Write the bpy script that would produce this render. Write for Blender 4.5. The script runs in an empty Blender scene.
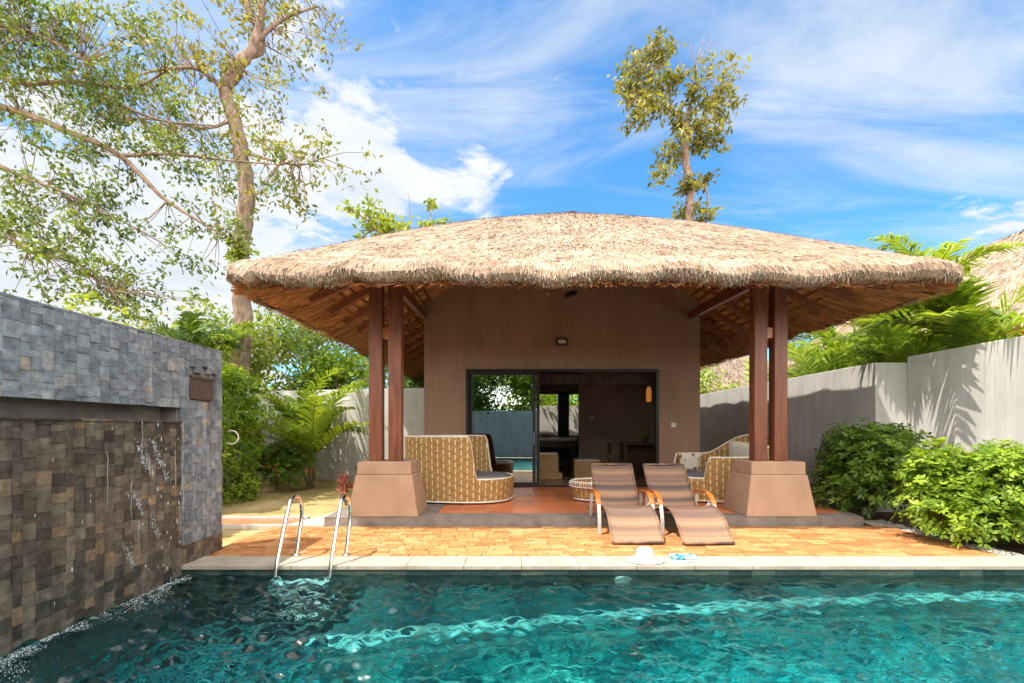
import bpy, math, random
import numpy as np
from mathutils import Vector
rng = np.random.default_rng(7)
random.seed(7)
PI = math.pi
scene = bpy.context.scene
COL = scene.collection

# ------------------------------------------------------------------ helpers
class MB:
    """collects polygons (with per-face random value, optional uv) and links them as one mesh object"""
    def __init__(s):
        s.v = []; s.f = []; s.r = []; s.uv = []; s.n = 0; s.smooth = []
    def add(s, verts, faces, r=None, uv=None, smooth=False):
        verts = np.asarray(verts, float).reshape(-1, 3)
        s.v.append(verts)
        for i, f in enumerate(faces):
            s.f.append([k + s.n for k in f])
            s.r.append(random.random() if r is None else (r[i] if hasattr(r, '__len__') else r))
            s.uv.append([(uv[k] if uv is not None else (0, 0)) for k in f])
            s.smooth.append(smooth)
        s.n += len(verts)
        return s
    def box(s, x0, x1, y0, y1, z0, z1, r=None):
        v = [(x0,y0,z0),(x1,y0,z0),(x1,y1,z0),(x0,y1,z0),(x0,y0,z1),(x1,y0,z1),(x1,y1,z1),(x0,y1,z1)]
        r = random.random() if r is None else r
        return s.add(v, [(0,3,2,1),(4,5,6,7),(0,1,5,4),(1,2,6,5),(2,3,7,6),(3,0,4,7)], r)
    def hexa(s, bot, top, r=None):
        r = random.random() if r is None else r
        return s.add(list(bot)+list(top), [(0,3,2,1),(4,5,6,7),(0,1,5,4),(1,2,6,5),(2,3,7,6),(3,0,4,7)], r)
    def bar(s, a, b, w, h, up=(0,0,1), r=None):
        a = Vector(a); b = Vector(b); d = (b-a).normalized()
        sd = d.cross(Vector(up)).normalized(); u = sd.cross(d).normalized()
        sd *= w/2; u *= h/2
        return s.hexa([a-sd-u, a+sd-u, b+sd-u, b-sd-u], [a-sd+u, a+sd+u, b+sd+u, b-sd+u], r)
    def tube(s, pts, rad, seg=8, cap=True, r=None):
        P = [Vector(p) for p in pts]; n = len(P)
        rads = rad if hasattr(rad, '__len__') else [rad]*n
        r = random.random() if r is None else r
        t0 = (P[1]-P[0]).normalized()
        nrm = t0.orthogonal().normalized()
        V = []; L = 0
        UV = []
        for i in range(n):
            t = (P[min(i+1,n-1)]-P[max(i-1,0)])
            t = t.normalized() if t.length > 1e-9 else t0
            nrm = (nrm - t*nrm.dot(t))
            nrm = nrm.normalized() if nrm.length > 1e-6 else t.orthogonal().normalized()
            bn = t.cross(nrm)
            if i: L += (P[i]-P[i-1]).length
            for k in range(seg):
                a = 2*PI*k/seg
                V.append(P[i] + (nrm*math.cos(a)+bn*math.sin(a))*rads[i]); UV.append((k/seg, L))
        F = [(i*seg+k, i*seg+(k+1)%seg, (i+1)*seg+(k+1)%seg, (i+1)*seg+k) for i in range(n-1) for k in range(seg)]
        if cap:
            F.append(tuple(range(seg-1,-1,-1))); F.append(tuple((n-1)*seg+k for k in range(seg)))
        return s.add([tuple(v) for v in V], F, r, UV, True)
    def lathe(s, prof, c=(0,0,0), seg=24, sx=1, sy=1, r=None):
        V = []; 
        for (rr, z) in prof:
            for k in range(seg):
                a = 2*PI*k/seg
                V.append((c[0]+rr*sx*math.cos(a), c[1]+rr*sy*math.sin(a), c[2]+z))
        n = len(prof)
        F = [(i*seg+k, i*seg+(k+1)%seg, (i+1)*seg+(k+1)%seg, (i+1)*seg+k) for i in range(n-1) for k in range(seg)]
        F.append(tuple(range(seg-1,-1,-1))); F.append(tuple((n-1)*seg+k for k in range(seg)))
        return s.add(V, F, random.random() if r is None else r, None, True)
    def quads(s, Q, r=None):
        """Q: (N,4,3) array of quads"""
        N = len(Q); base = s.n
        s.v.append(Q.reshape(-1,3)); s.n += 4*N
        idx = (np.arange(4*N)+base).reshape(N,4).tolist()
        s.f += idx
        s.r += (rng.random(N) if r is None else np.asarray(r)).tolist()
        z = [(0,0),(1,0),(1,1),(0,1)]
        s.uv += [z]*N; s.smooth += [False]*N
        return s
    def build(s, name, m, parent=None, offset=None, bevel=0, bseg=2):
        V = np.concatenate(s.v)
        if offset is not None: V = V - np.asarray(offset)
        me = bpy.data.meshes.new(name)
        me.from_pydata(V.tolist(), [], s.f)
        at = me.attributes.new('rnd', 'FLOAT', 'FACE'); at.data.foreach_set('value', np.asarray(s.r, np.float32))
        ul = me.uv_layers.new(name='UVMap')
        ul.data.foreach_set('uv', np.asarray([c for f in s.uv for c in f], np.float32).ravel())
        me.polygons.foreach_set('use_smooth', s.smooth)
        if m: me.materials.append(m)
        me.update()
        o = bpy.data.objects.new(name, me); COL.objects.link(o)
        if parent: o.parent = parent
        if bevel:
            b = o.modifiers.new('bevel', 'BEVEL'); b.width = bevel; b.segments = bseg; b.limit_method = 'ANGLE'; b.angle_limit = math.radians(40)
        return o

def thing(name, label, cat, loc=(0,0,0), rz=0, group=None):
    o = bpy.data.objects.new(name, None); COL.objects.link(o)
    o.location = loc; o.rotation_euler = (0,0,rz); o.empty_display_size = .2
    o['label'] = label; o['category'] = cat
    if group: o['group'] = group
    return o
def tag(o, label, cat, group=None):
    o['label'] = label; o['category'] = cat
    if group: o['group'] = group
    return o
def setting(o, kind='structure', label=None, cat=None):
    o['kind'] = kind
    if label: o['label'] = label
    if cat: o['category'] = cat
    return o
def copy_tree(o, parent=None):
    c = o.copy(); COL.objects.link(c)
    if parent: c.parent = parent
    for ch in [x for x in bpy.data.objects if x.parent == o]: copy_tree(ch, c)
    return c
def spline(pts, n=8):
    P = [Vector(p) for p in pts]; out = []
    for i in range(len(P)-1):
        p0 = P[max(i-1,0)]; p1 = P[i]; p2 = P[i+1]; p3 = P[min(i+2,len(P)-1)]
        for k in range(n):
            t = k/n
            out.append(.5*((2*p1)+(p2-p0)*t+(2*p0-5*p1+4*p2-p3)*t*t+(3*p1-p0-3*p2+p3)*t**3))
    out.append(P[-1]); return out
def spline1(vals, n=8):
    return [v.x for v in spline([(a,0,0) for a in vals], n)]

# ------------------------------------------------------------------ materials
class NT:
    def __init__(s, name):
        s.m = bpy.data.materials.new(name); s.m.use_nodes = True
        s.t = s.m.node_tree; s.b = s.t.nodes['Principled BSDF']; s.out = s.t.nodes['Material Output']
    def n(s, typ, **kw):
        nd = s.t.nodes.new('ShaderNode'+typ)
        for k, v in kw.items():
            if k.startswith('_'): nd.inputs[k[1:].replace('_',' ')].default_value = v
            else: setattr(nd, k, v)
        return nd
    def l(s, a, b): s.t.links.new(a, b)
    def math(s, op, a, b=None, c=None, clamp=False):
        nd = s.t.nodes.new('ShaderNodeMath'); nd.operation = op; nd.use_clamp = clamp
        for i, x in enumerate((a,b,c)):
            if x is None: continue
            if isinstance(x, (int,float)): nd.inputs[i].default_value = x
            else: s.l(x, nd.inputs[i])
        return nd.outputs[0]
    def ramp(s, fac, stops):
        nd = s.t.nodes.new('ShaderNodeValToRGB'); e = nd.color_ramp.elements
        while len(e) < len(stops): e.new(.5)
        for i, (p, c) in enumerate(stops):
            e[i].position = p; e[i].color = (*c, 1)
        s.l(fac, nd.inputs[0]); return nd.outputs[0]
    def mix(s, fac, a, b, typ='MIX'):
        nd = s.t.nodes.new('ShaderNodeMix'); nd.data_type = 'RGBA'; nd.blend_type = typ
        for i, x in ((0,fac),(6,a),(7,b)):
            if isinstance(x, (int,float)): nd.inputs[i].default_value = x
            elif isinstance(x, tuple): nd.inputs[i].default_value = (*x,1) if len(x)==3 else x
            else: s.l(x, nd.inputs[i])
        return nd.outputs[2]
    def coords(s, kind='Object', scale=None):
        c = s.n('TexCoord').outputs[kind]
        if scale:
            mp = s.n('Mapping'); mp.inputs['Scale'].default_value = scale; s.l(c, mp.inputs[0]); c = mp.outputs[0]
        return c
    def noise(s, co, scale, detail=4, rough=.55, dist=0):
        nd = s.n('TexNoise'); nd.inputs['Scale'].default_value = scale; nd.inputs['Detail'].default_value = detail
        nd.inputs['Roughness'].default_value = rough; nd.inputs['Distortion'].default_value = dist
        s.l(co, nd.inputs['Vector']); return nd.outputs[0]
    def attr(s, name='rnd'):
        return s.n('Attribute', attribute_name=name).outputs['Fac']
    def bump(s, h, strength=.3, dist=.01, prev=None):
        nd = s.n('Bump'); nd.inputs['Strength'].default_value = strength; nd.inputs['Distance'].default_value = dist
        s.l(h, nd.inputs['Height'])
        if prev is not None: s.l(prev, nd.inputs['Normal'])
        return nd.outputs[0]
    def done(s, col=None, rough=.6, normal=None, metal=0, spec=.4):
        b = s.b
        if col is not None:
            if isinstance(col, tuple): b.inputs['Base Color'].default_value = (*col,1)
            else: s.l(col, b.inputs['Base Color'])
        if isinstance(rough, (int,float)): b.inputs['Roughness'].default_value = rough
        else: s.l(rough, b.inputs['Roughness'])
        b.inputs['Metallic'].default_value = metal; b.inputs['Specular IOR Level'].default_value = spec
        if normal is not None: s.l(normal, b.inputs['Normal'])
        return s.m

def sc(c, k): return tuple(min(1, x*k) for x in c)
def plain(name, c, var=.2, scale=6, rough=.6, bump=.15, bscale=40, metal=0, spec=.4, stretch=None):
    t = NT(name); co = t.coords('Object', stretch)
    f = t.noise(co, scale, 5)
    col = t.ramp(f, [(.3, sc(c,1-var)), (.7, sc(c,1+var))])
    nm = t.bump(t.noise(co, bscale, 3), bump, .01) if bump else None
    return t.done(col, rough, nm, metal, spec)

def leafmat(name, dark, light, trans=.4, rough=.45):
    t = NT(name)
    col = t.ramp(t.attr(), [(0, dark), (.55, tuple((a+b)/2 for a,b in zip(dark,light))), (1, light)])
    t.done(col, rough, spec=.35)
    tr = t.n('BsdfTranslucent'); t.l(t.mix(1.0, col, (1.5,1.35,.5), 'MULTIPLY'), tr.inputs[0])
    mx = t.n('MixShader'); mx.inputs[0].default_value = trans
    t.l(t.b.outputs[0], mx.inputs[1]); t.l(tr.outputs[0], mx.inputs[2]); t.l(mx.outputs[0], t.out.inputs[0])
    return t.m

M = {}
M['stucco'] = None
def mk_stucco():
    t = NT('brown_render_wall'); co = t.coords('Object')
    st = t.coords('Object', (22, 22, .8))
    f = t.math('ADD', t.math('MULTIPLY', t.noise(st, 1, 3), .55), t.math('MULTIPLY', t.noise(co, 1.3, 4), .45))
    col = t.ramp(f, [(.3,(.265,.165,.112)), (.7,(.35,.225,.158))])
    col = t.mix(.5, col, t.ramp(t.noise(t.coords('Object',(1,1,.35)), 1.1, 6, .65), [(.3,(.62,.6,.58)), (.6,(1.08,1.08,1.08))]), 'MULTIPLY')
    nm = t.bump(t.noise(st, 2.2, 2), .35, .012)
    return t.done(col, .85, nm, spec=.2)
M['stucco'] = mk_stucco()
M['plinth'] = plain('plinth_render', (.36,.225,.15), .12, 3, .8, .12, 60, spec=.25)
M['timber'] = plain('dark_red_timber', (.17,.055,.028), .35, 3, .45, .15, 14, spec=.4, stretch=(6,6,.6))
M['rafter'] = plain('reddish_rafter_timber', (.27,.095,.042), .35, 3, .6, .15, 14, stretch=(2,2,2))
M['batten'] = plain('batten_timber', (.24,.085,.035), .3, 5, .7, .1, 20)
M['orange_wood'] = plain('orange_varnished_wood', (.38,.10,.014), .25, 6, .3, .08, 30, spec=.5)
M['tan_wood'] = plain('tan_wood', (.42,.25,.11), .2, 4, .5, .05, 30, stretch=(1,1,6))
M['dark_wood'] = plain('dark_wood', (.085,.05,.034), .3, 5, .45, .05, 20)
M['black_metal'] = plain('black_frame', (.018,.016,.015), .2, 6, .4, .03, 30)
M['white_paint'] = plain('white_rim', (.78,.74,.66), .06, 8, .5, .05, 60)
M['grey_cushion'] = plain('grey_fabric', (.20,.20,.215), .12, 14, .9, .25, 160, spec=.1)
M['cream_fabric'] = plain('cream_fabric', (.62,.56,.47), .1, 10, .9, .25, 160, spec=.1)
M['dark_glass'] = plain('dark_table_glass', (.02,.018,.016), .1, 5, .08, 0, 30, spec=.6)
M['straw_white'] = plain('white_straw', (.62,.57,.49), .1, 60, .85, .3, 160, spec=.15)
M['room_floor'] = plain('room_floor', (.30,.19,.12), .2, 4, .25, .03, 30)
M['room_wall'] = plain('room_wall', (.42,.34,.26), .08, 2, .8, .05, 40)
M['white_ceramic'] = plain('white_ceramic', (.72,.7,.66), .03, 4, .25, 0, 30)
M['alu'] = plain('grey_lacquered_aluminium', (.50,.45,.40), .08, 10, .35, .03, 60, spec=.5)
M['steel'] = plain('polished_steel', (.78,.77,.75), .04, 10, .16, .02, 80, metal=1)
M['brown_box'] = plain('brown_metal_plate', (.085,.055,.045), .2, 8, .5, .1, 40)
M['lens'] = plain('pale_lens', (.65,.62,.55), .05, 8, .2, 0, 40)
M['panel'] = plain('brown_partition_panel', (.36,.27,.22), .12, 2, .6, .05, 30)
M['curtain'] = plain('dark_curtain', (.06,.032,.028), .4, 3, .9, .1, 30, stretch=(18,18,.4))
M['soil'] = plain('soil', (.09,.06,.04), .4, 8, .95, .6, 50, spec=.1)
M['bark'] = plain('pale_brown_bark', (.205,.145,.115), .5, 4, .9, .7, 14, spec=.1, stretch=(2.2,2.2,.8))
M['bark_grey'] = plain('grey_brown_bark', (.20,.14,.10), .4, 5, .9, .5, 18, spec=.1)
M['stem'] = plain('green_brown_stem', (.22,.19,.09), .3, 8, .8, .2, 30)
M['pebble'] = plain('pebble', (.42,.38,.33), .4, 3, .8, .1, 30)
M['grey_stone'] = plain('grey_stone', (.20,.17,.15), .3, 5, .8, .35, 40, spec=.25)
M['path'] = plain('pale_concrete_path', (.42,.37,.33), .15, 3, .85, .2, 60, spec=.2)

def mk_ground():
    t = NT('dry_lawn_ground'); co = t.coords('Object')
    f = t.noise(co, .9, 6, .6)
    col = t.ramp(f, [(.3,(.14,.13,.045)), (.48,(.36,.27,.12)), (.7,(.50,.37,.2))])
    return t.done(col, .95, t.bump(t.noise(co, 30, 5), .5, .03), spec=.1)
M['ground'] = mk_ground()

def mk_attr(name, stops, rough=.7, bump=.35, bscale=25, nvar=.35, nscale=9, spec=.3, streak=0):
    t = NT(name); co = t.coords('Object')
    base = t.ramp(t.attr(), stops)
    f = t.noise(co, nscale, 5)
    col = t.mix(nvar, base, t.ramp(f, [(.25,(.25,.25,.25)), (.75,(1.6,1.6,1.6))]), 'MULTIPLY')
    if streak:
        sf = t.noise(t.coords('Object', (7,7,.7)), 1, 5, .65)
        col = t.mix(streak, col, t.ramp(sf, [(.3,(.35,.33,.32)), (.55,(1,1,1)), (.72,(1.5,1.48,1.42))]), 'MULTIPLY')
    return t.done(col, rough, t.bump(t.noise(co, bscale, 5), bump, .012), spec=spec)
M['brick'] = mk_attr('laterite_bricks', [(0,(.30,.12,.042)), (.3,(.38,.165,.06)), (.7,(.43,.20,.078)), (1,(.46,.24,.11))], .85, .5, 40, .4, 14, .2)
M['stone_dry'] = mk_attr('dry_grey_slate_tiles', [(0,(.14,.15,.165)), (.4,(.19,.20,.215)), (.8,(.245,.25,.262)), (.93,(.28,.275,.265)), (.98,(.30,.24,.18)), (1,(.17,.195,.215))], .6, .8, 22, .6, 15, .3, .35)
M['stone_wet'] = mk_attr('wet_brown_slate_tiles', [(0,(.05,.042,.036)), (.3,(.085,.070,.056)), (.6,(.12,.096,.074)), (.85,(.16,.132,.10)), (.95,(.19,.135,.085)), (1,(.25,.165,.095))], .3, .8, 22, .65, 15, .5, .7)
M['coping'] = plain('cream_stone_coping', (.35,.30,.24), .2, 5, .7, .15, 50)

def mk_tile(name, c, size, grout, rough=.35):
    t = NT(name); co = t.coords('Object')
    sp = t.n('SeparateXYZ'); t.l(co, sp.inputs[0])
    def edge(x):
        fr = t.math('FRACT', t.math('DIVIDE', x, size))
        return t.math('MINIMUM', fr, t.math('SUBTRACT', 1.0, fr))
    g = t.math('LESS_THAN', t.math('MINIMUM', edge(sp.outputs[0]), edge(sp.outputs[1])), .018)
    w = t.n('TexWhiteNoise', noise_dimensions='2D')
    cb = t.n('CombineXYZ')
    t.l(t.math('FLOOR', t.math('DIVIDE', sp.outputs[0], size)), cb.inputs[0]); t.l(t.math('FLOOR', t.math('DIVIDE', sp.outputs[1], size)), cb.inputs[1])
    t.l(cb.outputs[0], w.inputs['Vector'])
    tone = t.math('ADD', t.math('MULTIPLY', w.outputs['Value'], .5), t.math('MULTIPLY', t.noise(co, 7, 4), .5))
    col = t.mix(g, t.ramp(tone, [(.2, sc(c,.78)), (.8, sc(c,1.22))]), grout)
    return t.done(col, rough, t.bump(t.noise(co, 25, 3), .08, .01), spec=.4)
M['terrace_tile'] = mk_tile('red_terracotta_tiles', (.56,.165,.065), .4, (.5,.28,.18), .38)

def mk_pool_tile():
    t = NT('green_pool_mosaic'); co = t.coords('Object')
    sp = t.n('SeparateXYZ'); t.l(co, sp.inputs[0]); size = .22
    def cell(x): return t.math('FLOOR', t.math('DIVIDE', x, size))
    def edge(x):
        fr = t.math('FRACT', t.math('DIVIDE', x, size)); return t.math('MINIMUM', fr, t.math('SUBTRACT', 1.0, fr))
    w = t.n('TexWhiteNoise', noise_dimensions='3D'); cb = t.n('CombineXYZ'); t.l(cell(t.math('ADD', sp.outputs[2], .05)), cb.inputs[2]); t.l(cell(sp.outputs[0]), cb.inputs[0]); t.l(cell(sp.outputs[1]), cb.inputs[1]); t.l(cb.outputs[0], w.inputs['Vector'])
    g = t.math('LESS_THAN', t.math('MINIMUM', edge(sp.outputs[0]), t.math('MINIMUM', edge(sp.outputs[1]), edge(t.math('ADD', sp.outputs[2], .05)))), .04)
    f = t.math('ADD', t.math('MULTIPLY', t.noise(co, 1.6, 4), .45), t.math('MULTIPLY', w.outputs['Value'], .55))
    col = t.ramp(f, [(.26,(.003,.07,.085)), (.48,(.007,.25,.26)), (.66,(.02,.50,.47)), (.82,(.20,.76,.68))])  # strong light-dark tile contrast also stands in for caustic sparkle
    return t.done(t.mix(g, col, (.01,.14,.14)), .4, spec=.3)
M['pool_tile'] = mk_pool_tile()
M['pool_dark'] = mk_attr('dark_green_pool_wall_tiles', [(0,(.03,.055,.05)), (.6,(.06,.09,.08)), (1,(.12,.14,.115))], .3, .3, 20, .4, 10, .5)
M['pool_dim'] = mk_attr('dim_water_bench_tiles', [(0,(.005,.055,.06)), (.6,(.01,.095,.095)), (1,(.025,.15,.145))], .3, .3, 20, .8, 5, .5)  # darker tiles paint the dim water beyond the bright band
M['pool_band'] = plain('painted_bright_band', (.32,.66,.60), .5, 5, .4, .05, 30)  # pale colour stands for the bright band of light underwater

def mk_concrete():
    t = NT('ribbed_grey_concrete'); co = t.coords('Object')
    sp = t.n('SeparateXYZ'); t.l(co, sp.inputs[0])
    st = t.coords('Object', (3,3,.35))
    f = t.math('ADD', t.math('MULTIPLY', t.noise(co, 1.1, 5), .5), t.math('MULTIPLY', t.noise(st, 2.2, 4), .5))
    col = t.ramp(f, [(.25,(.34,.33,.31)), (.5,(.48,.465,.445)), (.75,(.60,.585,.56))])
    u = t.math('ADD', sp.outputs[0], sp.outputs[1])
    rib = t.math('POWER', t.math('ABSOLUTE', t.math('SINE', t.math('MULTIPLY', u, PI/.075))), .35)
    nm = t.bump(rib, .22, .010); nm = t.bump(t.noise(co, 40, 4), .2, .01, nm)
    return t.done(col, .85, nm, spec=.2)
M['concrete'] = mk_concrete()

def mk_thatch(name, stops, trans=0):
    t = NT(name); co = t.coords('Object')
    base = t.ramp(t.attr(), stops)
    f = t.noise(co, 1.4, 5)
    col = t.mix(.45, base, t.ramp(f, [(.3,(.55,.52,.5)), (.7,(1.3,1.3,1.3))]), 'MULTIPLY')
    return t.done(col, .85, spec=.12)
M['thatch'] = mk_thatch('dry_palm_thatch', [(0,(.11,.07,.045)), (.2,(.25,.175,.12)), (.55,(.385,.29,.215)), (1,(.51,.41,.33))])
M['lining'] = mk_thatch('brown_thatch_underside', [(0,(.26,.11,.042)), (.4,(.56,.27,.11)), (1,(.76,.44,.21))])
def mk_soffit():
    t = NT('woven_palm_soffit'); co = t.coords('Object')
    sp = t.n('SeparateXYZ'); t.l(co, sp.inputs[0])
    st = t.coords('Object', (6,6,6))
    f = t.noise(st, 1.6, 5, .6, .6)
    col = t.ramp(f, [(.3,(.20,.08,.03)), (.5,(.50,.23,.095)), (.72,(.74,.40,.19))])
    return t.done(col, .9, t.bump(f, .6, .04), spec=.1)
M['soffit'] = mk_soffit()

def mk_wicker():
    t = NT('brown_wicker_weave')
    co = t.n('TexCoord').outputs['UV']
    sp = t.n('SeparateXYZ'); t.l(co, sp.inputs[0])
    u = sp.outputs[0]; v = sp.outputs[1]
    colr = t.math('FRACT', t.math('DIVIDE', u, .105)); row = t.math('FRACT', t.math('ADD', t.math('DIVIDE', v, .125), t.math('MULTIPLY', t.math('FLOOR', t.math('DIVIDE', u, .105)), .37)))
    dash = t.math('MULTIPLY', t.math('LESS_THAN', t.math('ABSOLUTE', t.math('SUBTRACT', colr, .5)), .09), t.math('LESS_THAN', row, .68))
    strands = t.math('SINE', t.math('MULTIPLY', v, 2*PI/.026)); alt = t.math('SINE', t.math('MULTIPLY', u, 2*PI/.105))
    wv = t.math('MULTIPLY', strands, alt)
    f = t.math('ADD', t.math('MULTIPLY', wv, .22), t.math('ADD', .2, t.math('MULTIPLY', t.noise(co, 14, 4), .6)))
    col = t.ramp(f, [(.2,(.12,.055,.015)), (.5,(.38,.20,.06)), (.8,(.58,.35,.12))])
    col = t.mix(dash, col, (.72,.62,.36))
    return t.done(col, .55, t.bump(t.math('ADD', wv, dash), .5, .012), spec=.35)
M['wicker'] = mk_wicker()
def mk_sling():
    t = NT('woven_lounger_sling')
    co = t.n('TexCoord').outputs['UV']
    sp = t.n('SeparateXYZ'); t.l(co, sp.inputs[0]); u = sp.outputs[0]; v = sp.outputs[1]
    w = t.n('TexNoise', noise_dimensions='1D'); w.inputs['Scale'].default_value = 5.2; w.inputs['Detail'].default_value = 2; t.l(v, w.inputs['W'])
    weave = t.math('MULTIPLY', t.math('SINE', t.math('MULTIPLY', u, 2*PI/.036)), t.math('SINE', t.math('MULTIPLY', v, 2*PI/.03)))
    f = t.math('ADD', w.outputs[0], t.math('MULTIPLY', weave, .16))
    col = t.ramp(f, [(.34,(.05,.04,.05)), (.43,(.095,.065,.062)), (.52,(.20,.11,.07)), (.66,(.32,.185,.11))])
    return t.done(col, .6, t.bump(weave, .5, .006), spec=.3)
M['sling'] = mk_sling()
def mk_flower():
    t = NT('flower_printed_fabric'); co = t.coords('Object')
    vo = t.n('TexVoronoi'); vo.inputs['Scale'].default_value = 7.5; t.l(co, vo.inputs['Vector'])
    d = t.math('ADD', vo.outputs['Distance'], t.math('MULTIPLY', t.noise(co, 30, 2), .35))
    col = t.ramp(d, [(.30,(.16,.06,.05)), (.42,(.33,.2,.15)), (.5,(.66,.58,.47))])
    return t.done(col, .9, spec=.1)
M['flower'] = mk_flower()
def mk_book():
    t = NT('blue_printed_towel'); co = t.coords('Object')
    f = t.noise(co, 16, 3, .5, 1.2)
    col = t.ramp(f, [(.38,(.02,.10,.22)), (.47,(.05,.26,.42)), (.56,(.45,.5,.48)), (.66,(.10,.32,.40))])
    return t.done(col, .7, spec=.2)
M['towel'] = mk_book()

def mk_water():
    t = NT('pool_water'); t.t.nodes.remove(t.b)
    co = t.coords('Object'); c2 = t.coords('Object', (1,1.5,1))
    h = t.math('ADD', t.math('MULTIPLY', t.noise(c2, 5.5, 2, .5, .6), 1.0), t.math('MULTIPLY', t.noise(c2, 13, 3, .55, .5), .5))
    nm = t.bump(h, 1.0, .022)
    gl = t.n('BsdfGlossy'); gl.inputs['Roughness'].default_value = .02; t.l(nm, gl.inputs['Normal'])
    rf = t.n('BsdfRefraction'); rf.inputs['IOR'].default_value = 1.33; rf.inputs['Roughness'].default_value = 0; t.l(nm, rf.inputs['Normal'])
    rf.inputs['Color'].default_value = (.55,.93,.96,1)
    tr = t.n('BsdfTransparent'); tr.inputs[0].default_value = (.68,.97,.97,1)
    m1 = t.n('MixShader'); m1.inputs[0].default_value = .11; t.l(rf.outputs[0], m1.inputs[1]); t.l(tr.outputs[0], m1.inputs[2])
    fr = t.n('Fresnel'); fr.inputs[0].default_value = 1.42; t.l(nm, fr.inputs['Normal'])
    m2 = t.n('MixShader'); t.l(fr.outputs[0], m2.inputs[0]); t.l(m1.outputs[0], m2.inputs[1]); t.l(gl.outputs[0], m2.inputs[2])
    t.l(m2.outputs[0], t.out.inputs[0]); return t.m
M['water'] = mk_water()
def mk_glass():
    t = NT('door_glass'); t.t.nodes.remove(t.b)
    gl = t.n('BsdfGlossy'); gl.inputs['Roughness'].default_value = 0; gl.inputs['Color'].default_value = (.95,1,.97,1)
    tr = t.n('BsdfTransparent'); tr.inputs[0].default_value = (.72,.80,.76,1)
    m2 = t.n('MixShader'); m2.inputs[0].default_value = .34
    t.l(tr.outputs[0], m2.inputs[1]); t.l(gl.outputs[0], m2.inputs[2]); t.l(m2.outputs[0], t.out.inputs[0]); return t.m
M['glass'] = mk_glass()
def mk_emit(name, c, s):
    t = NT(name); t.done(c, .5); t.b.inputs['Emission Color'].default_value = (*c,1); t.b.inputs['Emission Strength'].default_value = s; return t.m
M['lamp_glow'] = mk_emit('lit_lamp_shade', (.9,.32,.08), .11)
def mk_foam():
    t = NT('white_water'); t.done((.75,.82,.85), .15, spec=.6); return t.m
M['foam'] = mk_foam()

L_TREE = leafmat('tall_tree_leaves', (.035,.07,.018), (.19,.25,.05), .42)
L_TREE2 = leafmat('olive_tree_leaves', (.075,.085,.022), (.29,.28,.07), .42)
L_YOUNG = leafmat('yellow_green_leaves', (.10,.16,.02), (.30,.36,.05), .45)
L_BUSH = leafmat('bush_leaves', (.045,.10,.014), (.18,.29,.035), .4)
L_BRIGHT = leafmat('bright_bush_leaves', (.09,.18,.014), (.32,.44,.04), .42)
L_HEDGE = leafmat('hedge_leaves', (.05,.105,.015), (.2,.30,.04), .4)
L_PALM = leafmat('palm_leaves', (.09,.16,.02), (.30,.40,.05), .45)
L_PALM2 = leafmat('dark_palm_leaves', (.05,.10,.018), (.17,.27,.04), .4)
L_FAR = leafmat('far_tree_leaves', (.07,.13,.025), (.27,.37,.08), .45)
L_RED = leafmat('red_petals', (.45,.06,.03), (.65,.14,.06), .3)
L_CROTON = leafmat('red_brown_leaves', (.16,.04,.035), (.35,.10,.07), .3)

# ------------------------------------------------------------------ foliage
def unit(a): return a/np.maximum(np.linalg.norm(a, axis=-1, keepdims=True), 1e-9)
def leaves(mb, c, d, L, W, up=None, r=None):
    """diamond leaves, from point c in direction d"""
    N = len(c); d = unit(d)
    up = rng.normal(size=(N,3)) + np.array([0,0,1.2]) if up is None else up
    s = unit(np.cross(d, up)); L = np.asarray(L).reshape(-1,1)*np.ones((N,1)); W = np.asarray(W).reshape(-1,1)*np.ones((N,1))
    n = np.cross(s, d)
    a = c; b = c + d*L*.45 + s*W*.5 - n*L*.04; t = c + d*L - n*L*.10; e = c + d*L*.45 - s*W*.5 - n*L*.04
    mb.quads(np.stack([a,b,t,e],1), r)
def rosettes(mb, c, nrm, k, L, W, spread=.9, r=None):
    N = len(c); nrm = unit(nrm)
    t1 = unit(np.cross(nrm, rng.normal(size=(N,3)))); t2 = np.cross(nrm, t1)
    base = rng.random(N) if r is None else r
    for i in range(k):
        a = 2*PI*i/k + rng.normal(0,.25,N)[:,None]
        d = t1*np.cos(a)*spread + t2*np.sin(a)*spread + nrm*rng.uniform(-.05,.6,(N,1))
        l = L*rng.uniform(.7,1.25,N)
        leaves(mb, c+d*.01, d, l, l*W/L, up=nrm+rng.normal(0,.25,(N,3)), r=np.clip(base+rng.normal(0,.12,N),0,1))
def sphere(n):
    return unit(rng.normal(size=(n,3)))

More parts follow.
